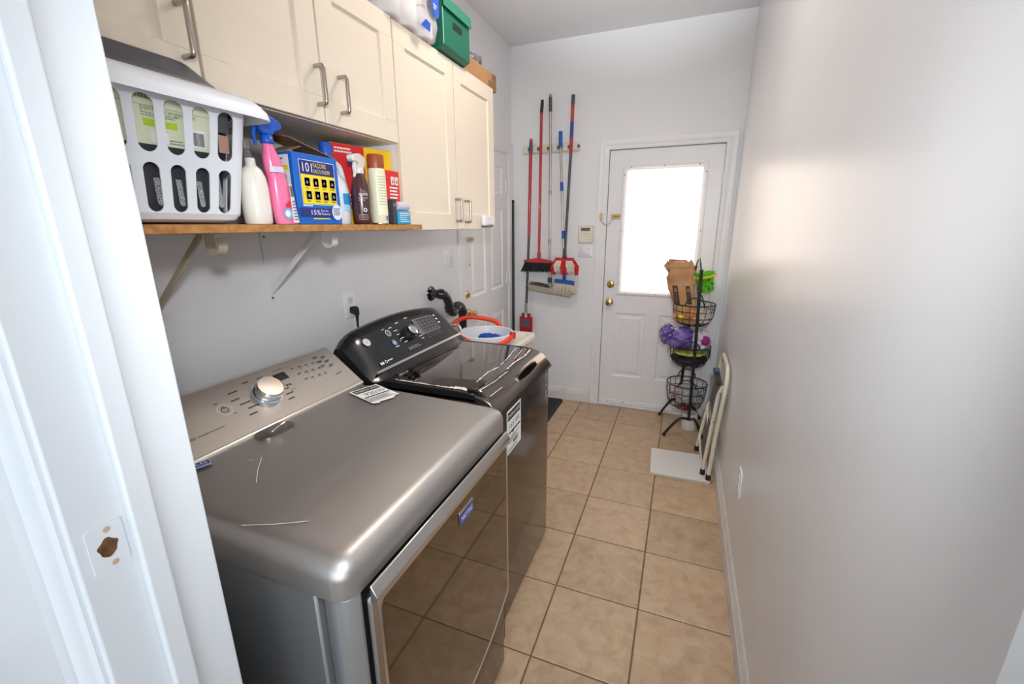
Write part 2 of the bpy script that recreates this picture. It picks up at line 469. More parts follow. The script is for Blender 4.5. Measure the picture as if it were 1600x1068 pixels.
# painted-over strike plate with its ragged bolt hole
hole_m = M('bare_wood_hole', '8a5a33', .85, vary=(60, '3d2818'), bump=(40, .5))
pz, py = 1.152, .2145
plate = []
nn = 28; k = .0008
mb = MB()
outer = rrect(.0165, .028, .003, 6, py, pz)
inner = [(py + (.0095 + .0012 * math.sin(5 * a)) * math.cos(a), pz + (.0115 + .001 * math.cos(4 * a)) * math.sin(a)) for a in [2 * PI * (i + .5) / nn for i in range(nn)]]
for x_ in (JL + .0004, JL + .0022): pass
ro = [Vector((JL + .0016, y, z)) for y, z in outer]; ri = [Vector((JL + .0018, y, z)) for y, z in inner]
rb = [Vector((JL - .0005, y, z)) for y, z in outer]; rib = [Vector((JL - .0005, y, z)) for y, z in inner]
mb.loft([rb, ro, ri, rib], False, False)
pl = mb.build('strike_plate', jamb_m, tr, ang=30)
MB().add([(JL + .0003, y, z) for y, z in inner], [tuple(range(nn))]).build('bolt_hole', hole_m, pl, smooth=False, label='bare wooden bolt hole')
for dz in (.0215, -.0205):
    MB().lathe([(.0032, 0), (.0032, .0012), (.001, .0016)], (JL + .0012, py + .002, pz + dz), 12, (1, 0, 0)).build('screw', M('stained_paint', 'c9a98c', .6), pl)

# ---------------------------------------------------------------- back entry door
d1 = struct('door_1', (-.19, YB + .02, 0))
S0, S1 = -.580, .204
yf = YB + .004                     # door face
def stile_rail_door(parent, name, plane, s0, s1, z0, z1, holes, depth, mat, thick=.04):
    """slab with recessed raised panels; plane(s,z,d): d towards the room. Returns the slab object"""
    xs = sorted({s0, s1} | {h[0] for h in holes} | {h[1] for h in holes}); zs = sorted({z0, z1} | {h[2] for h in holes} | {h[3] for h in holes})
    mb = MB()
    for i in range(len(xs) - 1):
        for j in range(len(zs) - 1):
            cx, cz = (xs[i] + xs[i + 1]) / 2, (zs[j] + zs[j + 1]) / 2
            if any(h[0] < cx < h[1] and h[2] < cz < h[3] for h in holes): continue
            mb.add([plane(xs[i], zs[j], 0), plane(xs[i + 1], zs[j], 0), plane(xs[i + 1], zs[j + 1], 0), plane(xs[i], zs[j + 1], 0)], [(0, 1, 2, 3)])
    for a, b, c, d in holes:
        if depth:
            m1 = .012
            r0 = [plane(*p, 0) for p in ((a, c), (b, c), (b, d), (a, d))]
            r1 = [plane(*p, -depth) for p in ((a + m1, c + m1), (b - m1, c + m1), (b - m1, d - m1), (a + m1, d - m1))]
            mb.loft([[Vector(p) for p in r0], [Vector(p) for p in r1]], False, False)
        else:
            r0 = [plane(*p, 0) for p in ((a, c), (b, c), (b, d), (a, d))]; r1 = [plane(*p, -thick) for p in ((a, c), (b, c), (b, d), (a, d))]
            mb.loft([[Vector(p) for p in r0], [Vector(p) for p in r1]], False, False)
    # edges and back
    r0 = [Vector(plane(*p, 0)) for p in ((s0, z0), (s1, z0), (s1, z1), (s0, z1))]; r1 = [Vector(plane(*p, -thick)) for p in ((s0, z0), (s1, z0), (s1, z1), (s0, z1))]
    mb.loft([r0, r1], False, False)
    return mb
def raised_panel(parent, plane, a, b, c, d, depth, mat):
    m1, m2, m3 = .013, .030, .042
    mb = MB(); rings = []
    for m, dd in ((m1, -depth), (m2, -depth + .001), (m3, -.0015)):
        rings.append([Vector(plane(*p, dd)) for p in ((a + m, c + m), (b - m, c + m), (b - m, d - m), (a + m, d - m))])
    mb.loft(rings, False, True); return mb.build('raised_panel', mat, parent, ang=10)
pl1 = lambda s, z, d: (s, yf - d, z)
GX0, GX1, GZ0, GZ1 = -.447, .078, .985, 1.892
panels = [(-.478, -.240, .268, .806), (-.140, .098, .268, .806)]
mb = stile_rail_door(d1, '', pl1, S0, S1, .022, 2.028, panels, .007, white_m)
# rebuild with the glass opening cut through
mb = MB()
sl = stile_rail_door(d1, '', pl1, S0, S1, .022, 2.028, panels + [(GX0, GX1, GZ0, GZ1)], 0, white_m)
slab = MB()
allh = panels + [(GX0, GX1, GZ0, GZ1)]
xs = sorted({S0, S1} | {h[0] for h in allh} | {h[1] for h in allh}); zs = sorted({.022, 2.028} | {h[2] for h in allh} | {h[3] for h in allh})
for i in range(len(xs) - 1):
    for j in range(len(zs) - 1):
        cx, cz = (xs[i] + xs[i + 1]) / 2, (zs[j] + zs[j + 1]) / 2
        if any(h[0] < cx < h[1] and h[2] < cz < h[3] for h in allh): continue
        slab.add([pl1(xs[i], zs[j], 0), pl1(xs[i + 1], zs[j], 0), pl1(xs[i + 1], zs[j + 1], 0), pl1(xs[i], zs[j + 1], 0)], [(0, 1, 2, 3)])
        if not any(h in panels and False for h in allh):
            slab.add([pl1(xs[i], zs[j], -.044), pl1(xs[i + 1], zs[j], -.044), pl1(xs[i + 1], zs[j + 1], -.044), pl1(xs[i], zs[j + 1], -.044)], [(0, 1, 2, 3)])
for (a, b, c, d) in panels:
    slab.loft([[Vector(pl1(*p, 0)) for p in ((a, c), (b, c), (b, d), (a, d))], [Vector(pl1(*p, -.008)) for p in ((a + .013, c + .013), (b - .013, c + .013), (b - .013, d - .013), (a + .013, d - .013))]], False, False)
    slab.add([pl1(a, c, -.044), pl1(b, c, -.044), pl1(b, d, -.044), pl1(a, d, -.044)], [(0, 1, 2, 3)])
for (a, b, c, d) in [(GX0, GX1, GZ0, GZ1), (S0, S1, .022, 2.028)]:
    slab.loft([[Vector(pl1(*p, 0)) for p in ((a, c), (b, c), (b, d), (a, d))], [Vector(pl1(*p, -.044)) for p in ((a, c), (b, c), (b, d), (a, d))]], False, False)
slab = slab.build('door_slab', white_m, d1, smooth=False)
for a, b, c, d in panels: raised_panel(slab, pl1, a, b, c, d, .008, white_m)
# window frame screwed to the slab
fo = (GX0 - .034, GX1 + .034, GZ0 - .030, GZ1 + .026)
mb = MB(); rings = []
for m, dd in ((0, .0), (0, .009), (.008, .013), (.022, .013), (.030, .004), (.034, -.012)):
    k = m
    rings.append([Vector(pl1(*p, dd)) for p in ((fo[0] + k, fo[2] + k * .88), (fo[1] - k, fo[2] + k * .88), (fo[1] - k, fo[3] - k * .76), (fo[0] + k, fo[3] - k * .76))])
mb.loft(rings, False, False)
wf = mb.build('window_frame', white_m, d1, ang=20)
screw_m = M('screw_steel', '6d5f55', .4, metal=.6)
zs_ = [GZ0 + .06 + (GZ1 - GZ0 - .1) * k / 2 for k in range(3)]
for x, z in [(GX0 + .03, fo[3] - .013), (-.185, fo[3] - .013), (GX1 - .03, fo[3] - .013), (GX0 + .03, fo[2] + .014), (-.185, fo[2] + .014), (GX1 - .03, fo[2] + .014)] + [(fo[0] + .017, z) for z in zs_] + [(fo[1] - .017, z) for z in zs_]:
    MB().lathe([(.0042, 0), (.0042, .0012), (.001, .0022)], pl1(x, z, .0125), 10, (0, -1, 0)).build('screw', screw_m, wf)
# frosted pane: daylight from outside comes through it
def frosted():
    m = bpy.data.materials.new('frosted_film_glass'); m.use_nodes = True; nt = m.node_tree; N = nt.nodes; L = nt.links
    N.remove(N['Principled BSDF']); out = N['Material Output']
    t = N.new('ShaderNodeBsdfTranslucent'); t.inputs[0].default_value = (1.0, .93, .87, 1)
    g = N.new('ShaderNodeBsdfGlossy'); g.inputs['Roughness'].default_value = .25
    mx = N.new('ShaderNodeMixShader'); mx.inputs[0].default_value = .06
    L.new(t.outputs[0], mx.inputs[1]); L.new(g.outputs[0], mx.inputs[2]); L.new(mx.outputs[0], out.inputs[0])
    return m
MB().box(GX0, GX1, yf + .014, yf + .018, GZ0, GZ1).build('glass_pane', frosted(), wf, smooth=False)
def door_knob(parent, c, ax, r=.026, length=.055):
    k = MB().lathe([(.031, 0), (.031, .004), (.026, .009), (.011, .012), (.010, .026), (r * .8, .031), (r, .042), (r * .93, length - .003), (r * .6, length), (.002, length + .001)], c, 28, ax).build('door_knob', brass_m, parent)
    return k
door_knob(d1, (-.531, yf, .893), (0, -1, 0))
db = MB().lathe([(.030, 0), (.030, .006), (.024, .012), (.018, .013), (.002, .013)], (-.529, yf, 1.035), 28, (0, -1, 0)).build('deadbolt', brass_m, d1)
MB().obox((-.529, yf - .021, 1.035), (.7, 0, .7), (0, 1, 0), (-.7, 0, .7), .013, .009, .004).build('thumb_turn', brass_m, db, bevel=.002)
ch = MB().obox((-.512, yf - .006, 1.557), (1, 0, 0), (0, 1, 0), (0, 0, 1), .036, .006, .016).build('chain_lock', brass_m, d1, bevel=.002)
MB().obox((-.508, yf - .0135, 1.557), (1, 0, 0), (0, 1, 0), (0, 0, 1), .024, .002, .003).build('slide_slot', M('dark_brass', '6d5325', .3, metal=1), ch)
kp = MB().obox((-.624, YB - .021, 1.556), (1, 0, 0), (0, 1, 0), (0, 0, 1), .010, .005, .026).build('keeper_plate', brass_m, d1, bevel=.002)
pts = [Vector((-.624 + .092 * t, YB - .026 + .012 * t, 1.535 - .05 * 4 * t * (1 - t) * .9 + .012 * t)) for t in [i / 16 for i in range(17)]]
mb = MB()
for i in range(16):
    mb.sphere((pts[i] + pts[i + 1]) / 2, (.0042, .003, .0032), 8, 5)
mb.build('chain', brass_m, d1, kind='stuff')
for z in (1.80, 1.03, .25):
    h = MB().cyl((S1 + .003, yf - .008, z - .045), (S1 + .003, yf - .008, z + .045), .006, n=10).build('hinge', white_m, d1)
    MB().box(S1 - .016, S1 + .002, yf - .003, yf, z - .045, z + .045).build('hinge_leaf', white_m, h)
MB().box(S0 - .004, S1 + .006, YB - .022, YB + .09, 0, .020).build('threshold', dirty_m, d1, bevel=.006, seg=3)
MB().box(S0, S1, yf - .008, yf - .0, .021, .055).build('door_sweep', white_m, d1, bevel=.003)
for x in (-.50, -.37, .12):
    MB().lathe([(.004, 0), (.004, .001), (.001, .002)], (x, yf - .008, .04), 8, (0, -1, 0)).build('sweep_screw', screw_m, d1)

for a_, b_, z0_, z1_ in ((BD0, S0 + .012, 0, BDH), (S1 - .012, BD1, 0, BDH), (S0, S1, 2.016, BDH)):
    MB().box(a_, b_, yf + .046, YB + .13, z0_, z1_).build('jamb_stop', white_m, d1, smooth=False)  # strips added behind the slab to block daylight leaking round its edges
# ---------------------------------------------------------------- six-panel door on the left wall
d2 = struct('door_2', (XL, 3.04, 0))
pl2 = lambda s, z, d: (XL - .006 + d, s, z)
P0, P1 = DL0 + .012, DL1 - .010
ya = [(P0 + .115, P0 + .365), (P0 + .455, P0 + .700)]
hol = [(a, b, c, d) for a, b in ya for c, d in ((.23, .82), (1.00, 1.62), (1.73, 1.93))]
stile_rail_door(d2, '', pl2, P0, P1, .012, DLH - .012, hol, .008, white_m).build('door_slab', white_m, d2, smooth=False)
for a, b, c, d in hol: raised_panel(d2, pl2, a, b, c, d, .008, white_m)
door_knob(d2, (XL - .006, 2.697, .895), (1, 0, 0), .024, .058)
r2 = MB().lathe([(.027, 0), (.027, .006), (.020, .011), (.002, .012)], (XL - .006, 2.668, 1.032), 24, (1, 0, 0)).build('deadbolt', brass_m, d2)
MB().obox((XL + .014, 2.668, 1.032), (0, .5, .87), (1, 0, 0), (0, .87, -.5), .017, .009, .0035).build('thumb_turn', brass_m, r2, bevel=.002)
ch = MB().obox((XL + .002, 2.735, 1.405), (0, 1, 0), (1, 0, 0), (0, 0, 1), .040, .007, .011).build('chain_lock', brass_m, d2, bevel=.002)
mb = MB()
for i in range(15): mb.sphere((XL + .016, 2.69 + .002 * (i % 2), 1.385 - .0095 * i), (.003, .003, .0062), 8, 5)
mb.sphere((XL + .016, 2.69, 1.237), (.006, .006, .008), 10, 6)
mb.build('chain', brass_m, d2, kind='stuff')
for z in (1.80, 1.07, .25):
    h = MB().cyl((XL + .012, P1 + .004, z - .05), (XL + .012, P1 + .004, z + .05), .0075, n=10).build('hinge', white_m, d2)
    MB().box(XL - .006, XL + .002, P1 - .03, P1, z - .048, z + .048).build('hinge_leaf', white_m, h)

# ---------------------------------------------------------------- ceiling lamp (above the frame; its glow shows on the dryer console)
cl = thing('ceiling_lamp', 'warm dome lamp on the ceiling above the laundry aisle', 'lamp', (-.55, 1.75, H))
MB().lathe([(.15, 0), (.15, -.025), (.14, -.03)], (-.55, 1.75, H), 32).build('lamp_base', nickel_m, cl)
MB().lathe([(.138, -.028), (.13, -.055), (.10, -.085), (.05, -.10), (.004, -.104)], (-.55, 1.75, H), 32).build('lamp_shade', M('lamp_glass', 'fff0d8', .4, emit=('ffc98a', 9.0)), cl)

# ================================================================= dryer (near machine)
import bmesh
def soft_box(x0, x1, y0, y1, z0, z1, rv, rt, crown=None, nv=6, ntop=5):
    """box with rounded vertical corners and a rounded top edge"""
    hx, hy = (x1 - x0) / 2, (y1 - y0) / 2; cx, cy = (x0 + x1) / 2, (y0 + y1) / 2
    rings = []
    def R(ins, z):
        return [Vector((x, y, z + (crown(x, y) if crown else 0))) for x, y in rrect(hx - ins, hy - ins, max(rv - ins * .6, .004), nv, cx, cy)]
    rings.append(R(0, z0))
    for k in range(ntop + 1):
        a = math.radians(90 * k / ntop)
        rings.append(R(rt * (1 - math.cos(a)), z1 - rt + rt * math.sin(a)))
    mb = MB(); mb.loft(rings, True, True); return mb
dr = thing('clothes_dryer', 'silver clothes dryer with large dark mirror-like front door, nearest machine by the doorway', 'dryer', (-.83, .775, 0))
MB().box(-1.19, -.535, .437, 1.113, .012, .89).build('cabinet_body', steel2_m, dr, bevel=.004)
mb = soft_box(-.533, -.464, .437, 1.113, .012, .892, .030, .004)
mb.build('front_frame', steel2_m, dr)
MB().box(-1.16, -.56, .46, 1.09, 0, .012).build('feet_base', black_m, dr)
crown = lambda x, y: .016 * max(0, min(1, (-.50 - x) / .5))
mb = soft_box(-1.20, -.459, .429, 1.121, .897, .968, .034, .034, None, 7, 8)
# crowned top: lift with distance from the front edge
for v in mb.v:
    if v.z > .92: v.z += crown(v.x, v.y)
lid = mb.build('top_panel', steel_m, dr, ang=50)
# console: sloped brushed-silver panel at the back
F, Tp = (-.992, .988), (-1.122, 1.086)
poly = [(-.984, .970), (-.982, .980), (-.986, .986), F, Tp, (-1.130, 1.0895), (-1.142, 1.091), (-1.165, 1.086), (-1.2, 1.05), (-1.2, .970)]
cons = MB().prism(poly, .433, 1.117)
cons = cons.build('control_console', console_m, dr, bevel=.006, seg=3, ang=30)
tn = Vector((-.799, 0, .602)); nn_ = Vector((.602, 0, .799)); Fv = Vector((F[0], 0, F[1]))
def onc(y, s, d=0): return Fv + tn * s + nn_ * d + Vector((0, y, 0))
kb = MB().lathe([(.0385, 0), (.0385, .003), (.036, .004), (.036, .018), (.0375, .021), (.0375, .027), (.0345, .031), (.0335, .0305), (.002, .0305)], onc(.815, .088), 40, nn_)
kb = kb.build('selector_knob', chrome_m, cons, ang=30)
MB().lathe([(.0335, .0308), (.002, .0312)], onc(.815, .088), 40, nn_, caps=True).build('knob_face', M('spun_metal', 'cfc6bd', .28, metal=1), cons)
MB().lathe([(.041, 0), (.041, .0016), (.037, .0016)], onc(.815, .088), 40, nn_).build('knob_ring', M('bluish_ring', 'a9c4d6', .25, metal=.4), cons)
p = Print(onc(0, 0), (0, 1, 0), tn)
p.rect(.868, .110, .909, .137, black_m)
for y_, s_ in ((.742, .129), (.735, .105), (.745, .085), (.756, .066), (.745, .046)):
    p.lines(y_ - .016, s_ - .003, y_ + .018, s_ + .003, 1, ink_m, int(s_ * 1000), .6)
for y_, s_ in ((.79, .145), (.835, .143), (.868, .095), (.872, .078), (.868, .060), (.862, .042)):
    p.lines(y_ - .012, s_ - .003, y_ + .016, s_ + .003, 1, ink_m, int(s_ * 1000), .6)
p.ringl(.690, .089, .018, .0012, M('pale_ring', 'f2ddc0', .4)); p.ringl(.690, .089, .009, .0018, ink_m); p.rect(.6893, .089, .6907, .1, ink_m)
p.lines(.676, .112, .690, .117, 1, ink_m, 3); p.lines(.70, .066, .712, .070, 1, ink_m, 5)
p.text('MCT', .574, .044, .0058, ink_m); p.lines(.596, .0445, .672, .0485, 1, grayink_m, 9, .5)
p.poly([(.880, .092), (.880, .083), (.888, .0875)], ink_m); p.rect(.890, .083, .8915, .092, ink_m); p.rect(.8935, .083, .895, .092, ink_m)
p.lines(.872, .104, .884, .107, 1, ink_m, 2); p.lines(.880, .066, .902, .070, 1, grayink_m, 6)
p.lines(.875, .147, .925, .151, 1, grayink_m, 16); p.lines(.925, .143, .945, .146, 1, grayink_m, 19)
rr = random.Random(3)
for r_ in range(3):
    for c_ in range(4):
        y_, s_ = .935 + .025 * c_ + .004 * r_, .135 - .026 * r_ - .002 * c_
        p.lines(y_, s_ - .003, y_ + .012, s_ + .003, 1, ink_m, r_ * 7 + c_, .55)
        if c_ > 0: p.ell(y_ + .006, s_ - .007, .0015, .0015, ink_m, 8)
    for c_ in range(2):
        y_, s_ = 1.028 + .028 * c_, .145 - .020 * r_ - .008 * c_
        p.lines(y_, s_ - .006, y_ + .022, s_ + .004, 2, ink_m, 40 + r_ * 3 + c_, .5)
p.lines(1.05, .055, 1.085, .060, 1, grayink_m, 77)
p.build('control_markings', cons)
# lint screen recess with its pull
lt = MB().loft([[Vector((-.955 + x, .738 + y, z)) for x, y in rrect(.030 - i, .052 - i, .026 - i * .8, 8)] for i, z in ((0, .978), (.001, .9835), (.004, .9845))]).build('lint_cover', M('lint_steel', '8f8a86', .32, metal=.95), dr)
MB().tube(round_path([(-.955, .765, .982), (-.953, .768, .992), (-.945, .742, .994), (-.944, .722, .990), (-.95, .72, .982)], .006), .0035, 8).build('pull_tab', chrome_m, lt)
# paper energy label on top, half torn
def ztop(x): return .968 + crown(x, 0) + .0006
lab = Print((-.874, 1.040, ztop(-.874) + .0003), (.30, .954, -.0094), (-.954, .30, .030))
w2, h2 = .050, .070
lab._m(paper_m)
edge = [(-w2, -h2 + .012), (-w2 + .018, -h2), (-w2 + .022, -h2 + .008), (w2 - .03, -h2 + .003), (w2 - .012, -h2 + .016), (w2, -h2 + .014), (w2, h2), (-w2, h2)]
lab.poly(edge, paper_m)
lab.rect(-w2 + .006, h2 - .034, w2 - .006, h2 - .006, ink_m)
lab.text('ENERGUIDE', -w2 + .010, h2 - .026, .012, wink_m, width=.080)
lab.text('920', -.028, h2 - .066, .022, ink_m, width=.04); lab.lines(.016, h2 - .066, .05, h2 - .044, 3, grayink_m, 2)
lab.rect(-.046, h2 - .082, .046, h2 - .075, ink_m); lab.lines(-.048, -h2 + .02, .044, h2 - .088, 8, grayink_m, 4)
lab.build('energy_label', dr, 'torn white paper energy label')
lab = Print((-.972, .520, ztop(-.97) + .0003), (.36, .93, .0), (-.93, .36, .015))
lab.rect(-.05, -.014, .05, .014, M('label_blue', '8f9bd0', .4)); lab.rect(-.048, -.004, .048, .013, navy_m); lab.text('MAYTAG', -.044, .000, .010, wink_m, width=.088)
lab.build('brand_sticker', dr, 'blue and silver sticker')
# scratches on the brushed top
sc = MB()
for a, b in (((-.867, .625), (-.792, .55)), ((-.885, .600), (-.879, .612)), ((-.70, .445), (-.60, .50))):
    A = Vector((a[0], a[1], ztop(a[0]) + .0002)); B = Vector((b[0], b[1], ztop(b[0]) + .0002)); d = (B - A).normalized(); q = d.cross(Vector((0, 0, 1))) * .0009
    Mi = (A + B) / 2 + q * 3
    sc.add([A - q, A + q, Mi + q, Mi - q, B + q, B - q], [(0, 1, 2, 3), (3, 2, 4, 5)])
sc.build('scratch', M('pale_scratch', 'd8d4cf', .5), dr, kind='stuff')
# door
MB().box(-.4655, -.4605, .468, 1.090, .12, .8965).build('door_recess', M('recess_black', '0a0a0a', .8, spec=.1), dr)
MB().box(-.4650, -.4625, .475, 1.085, .025, .118).build('lower_panel', dksteel_m, dr)
MB().box(-.4645, -.4600, .475, 1.085, .118, .36).build('lower_panel', dksteel_m, dr)
y0, y1, zt = .473, 1.083, .903
def dbot(y):
    t = (y - (y0 + y1) / 2) / ((y1 - y0) / 2); return .255 + .085 * t * t
def door_outline(ins, n=14):
    pts = []
    a, b, top = y0 + ins, y1 - ins, zt - .022 - ins * 1.2
    r = .018
    for k in range(5):
        t = math.radians(90 * k / 4); pts.append((a + r - r * math.cos(t), top - r + r * math.sin(t)))
    for k in range(5):
        t = math.radians(90 * k / 4); pts.append((b - r + r * math.sin(t), top - r + r * math.cos(t)))
    for k in range(n + 1):
        y = b - (b - a) * k / n; pts.append((y, dbot(y) + ins))
    return pts
rings = [[Vector((x, y, z)) for y, z in door_outline(i)] for i, x in ((0, -.460), (0, -.447), (.006, -.439), (.012, -.438), (.014, -.4405))]
door = MB().loft(rings, True, False).build('dryer_door', chrome_m, dr, ang=30)
MB().loft([[Vector((x, y, z)) for y, z in door_outline(i)] for i, x in ((.0142, -.444), (.0142, -.4402), (.016, -.4395))]).build('mirror_panel', dkglass_m, door, smooth=False)
hb = MB().prism_ax([(-.4475, -.034), (-.4475, .002), (-.4435, .0035), (-.4325, -.019), (-.434, -.034)], (0, 0, zt), (1, 0, 0), (0, 0, 1), (0, 1, 0), y0 - .002, y1 + .002)
hb.build('pull_bar', chrome_m, door, bevel=.003, seg=3)
bd = MB().box(-.4405, -.4365, .771, .841, .806, .842).build('door_badge', M('badge_silver', 'c9c9d2', .25, metal=1), door, bevel=.001)
p = Print((-.4362, .806, .824), (0, 1, 0), (0, 0, 1)); p.rect(-.033, -.0165, .033, .010, M('badge_blue', '39458f', .4)); p.text('MAYTAG', 0, -.009, .013, wink_m, width=.056, align='c'); p.build('badge_lettering', bd)

# ================================================================= washer (far machine)
ws = thing('washing_machine', 'charcoal top-loading washing machine with smoked glass lid, beyond the silver dryer', 'washing machine', (-.86, 1.488, 0))
WY0, WY1 = 1.147, 1.832
mb = soft_box(-1.19, -.524, WY0 + .006, WY1 - .006, .018, .885, .045, .003, None, 8)
mb.build('cabinet_body', dksteel_m, ws)
for fx in (-1.12, -.60):
    for fy in (WY0 + .07, WY1 - .07): MB().cyl((fx, fy, 0), (fx, fy, .02), .02).build('foot', rub_m, ws)
def shell(prof, ya, yb, r, mat, name, parent, z0):
    """profile (x,z) from back to front, rounded along y at both ends"""
    rings = []
    n = 7
    for sgn in (0, 1):
        for k in range(n + 1):
            a = math.radians(90 * (k / n if sgn == 0 else 1 - k / n)); ins = r * (1 - math.cos(a)) if False else r * (1 - math.sin(a)); dz = r * (1 - math.sin(a))
            y = ya + r * (1 - math.cos(a)) if sgn == 0 else yb - r * (1 - math.cos(a))
            ring = [Vector((x, y, max(z - dz, z0 + .001))) for x, z in prof] + [Vector((prof[-1][0], y, z0)), Vector((prof[0][0], y, z0))]
            rings.append(ring)
    mb = MB(); mb.loft(rings); return mb.build(name, mat, parent, ang=35)
top_prof = [(-1.2, .930), (-.95, .936), (-.62, .938), (-.575, .932), (-.545, .918), (-.527, .898), (-.521, .880)]
shell(top_prof, WY0, WY1, .03, dkside_m, 'top_deck', ws, .872)
lp = [(-.985, .968), (-.80, .967), (-.640, .965), (-.592, .960), (-.558, .947), (-.534, .925), (-.522, .902)]
lid_o = shell([(-.985, .9655), (-.80, .9645), (-.640, .9625), (-.600, .9585)], 1.200, 1.778, .008, lid_m, 'glass_lid', ws, .941)
fr = shell([(-.5995, .9588), (-.572, .953), (-.549, .941), (-.530, .921), (-.519, .900), (-.5175, .893)], 1.192, 1.790, .014, dksteel_m, 'lid_front_edge', lid_o, .884)
for ya_, yb_ in ((1.188, 1.1995), (1.7785, 1.790)):
    MB().prism([(-.985, .94), (-.985, .966), (-.64, .963), (-.60, .9585), (-.60, .94)], ya_, yb_).build('lid_side_trim', blackg_m, lid_o, bevel=.003)
# pocket handle in the front edge: a silver-rimmed dark slot
def pkt(y, a, d):
    th = math.radians(38 + 26 * a); c = Vector((-.5555 + .0235 * a, y, .9460 - .0300 * a)); return c + Vector((math.cos(math.radians(45)), 0, math.sin(math.radians(45)))) * d
ro_ = rrect(.112, .46, .22, 6); ri_ = rrect(.106, .36, .18, 6)
rim_ = MB().loft([[pkt(1.548 + y, .5 + a, d) for y, a in q] for q, d in ((ro_, .0032), (ro_, .0062), (ri_, .0062), (ri_, .0045))], False, False).build('pocket_rim', M('rim_grey', '8c8580', .25, metal=1), lid_o, ang=40)
MB().add([pkt(1.548 + y, .5 + a, .0048) for y, a in ri_], [tuple(range(len(ri_)))]).build('pocket_handle', M('pocket_black', '0b0b0b', .85, spec=.1), rim_, smooth=False)
# console
WF, WT = Vector((-.965, 0, .985)), Vector((-1.088, 0, 1.123))
wt = (WT - WF).normalized(); wn = Vector((wt.z, 0, -wt.x))
def bulge(y):
    t = (y - 1.49) / .345; return -.034 * t * t + .012
rings = []
ny = 24
for k in range(ny + 1):
    y = WY0 + .001 + (WY1 - WY0 - .002) * k / ny
    e = min(k, ny - k); end = 0 if e >= 3 else (.055, .022, .006)[e]
    dz = bulge(y)
    ring = [Vector((-.948 - end * .25, y, .937)), Vector((-.950 - end * .25, y, .968)), WF + Vector((0, y, 0)) - wn * end * .35]
    for s in (.25, .5, .75, 1.0):
        q = WF + (WT - WF) * s + Vector((0, y, 0)) - wn * end * .5; q.z += dz * s * s; ring.append(q)
    q = WT + Vector((-.014, y, .006 + dz - end * .5)); ring.append(q)
    q = WT + Vector((-.04, y, .002 + dz - end * .6)); ring.append(q)
    ring += [Vector((-1.175, y, 1.06 + dz - end)), Vector((-1.2, y, .99)), Vector((-1.2, y, .937))]
    rings.append(ring)
wc = MB().loft(rings).build('control_console', blackg_m, ws, ang=32)
def onw(y, s, d=0): return WF + wt * s + wn * d + Vector((0, y, 0))
def wbend(x, y, d):
    q = onw(x, y, d + .0012); t = y / .185
    q.z += bulge(x) * max(0, t) ** 2; return q
MB().loft([[wbend(y, s + .0, .0 + h) for s, h in ((.006, 0), (.006, .003), (.015, .003), (.015, 0))] for y in [1.172 + .62 * k / 16 for k in range(17)]]).build('silver_strip', chrome_m, wc)
kc = wbend(1.463, .102, 0)
MB().lathe([(.030, -.002), (.030, .014), (.028, .018), (.023, .019), (.023, .032), (.002, .032)], kc, 32, wn).build('selector_knob', M('blue_black_plastic', '22282e', .2), wc)
MB().lathe([(.0225, .0322), (.0225, .0345), (.020, .036), (.002, .036)], kc, 32, wn).build('knob_cap', chrome_m, wc)
p = Print(onw(0, 0), (0, 1, 0), wt, bend=wbend)
lg = M('panel_grey_print', '8e8f92', .5); dg = M('panel_dark_print', '3c3d40', .3)
p.rect(1.535, .076, 1.690, .150, lg); p.rect(1.5385, .079, 1.6865, .147, dg)
p.rect(1.5395, .080, 1.562, .146, M('panel_display', '6c6d70', .25))
for r_ in range(4):
    for c_ in range(4):
        y_, s_ = 1.570 + .028 * c_, .128 - .015 * r_
        p.lines(y_, s_, y_ + .018, s_ + .009, 2, lg, r_ * 5 + c_, .5)
for k in range(3): p.ell(1.708 + .0, .145 - .02 * k, .008, .004, wink_m)
for k in range(4): p.ringl(1.575 + .032 * k, .062, .010, .001, lg)
for k, (y_, s_) in enumerate(((1.39, .150), (1.405, .132), (1.408, .114), (1.412, .095), (1.418, .076), (1.44, .158), (1.53, .062), (1.525, .075), (1.528, .09), (1.508, .165), (1.52, .105))):
    p.lines(y_ - .014, s_ - .003, y_ + .012, s_ + .003, 1, wink_m, k, .5)
p.ringl(1.358, .134, .014, .002, wink_m); p.ringl(1.358, .134, .007, .0015, wink_m)
p.ell(1.355, .090, .014, .014, M('blue_button', '5d7a95', .3)); p.ell(1.355, .090, .004, .005, wink_m)
p.lines(1.345, .068, 1.37, .075, 1, wink_m, 8); p.lines(1.335, .152, 1.355, .157, 1, wink_m, 81)
p.ell(1.232, .136, .017, .017, M('badge_white', 'd9d9da', .3)); p.ringl(1.232, .136, .0150, .0012, lg); p.text('GE', 1.232, .130, .012, lg, width=.017, align='c')
p.rect(1.216, .030, 1.224, .040, wink_m); p.rect(1.2265, .030, 1.2345, .040, wink_m); p.ringl(1.248, .035, .0065, .002, wink_m); p.lines(1.258, .032, 1.292, .039, 1, wink_m, 12, .55)
p.lines(1.40, .036, 1.50, .050, 2, lg, 6, .5)
p.build('control_markings', wc)
MB().loft([[Vector((-.940 + x, 1.28 + y, .966 + i)) for x, y in rrect(.010, .028, .0095, 5)] for i in (0, .003)]).build('hinge_cap', chrome_m, ws, bevel=.001)
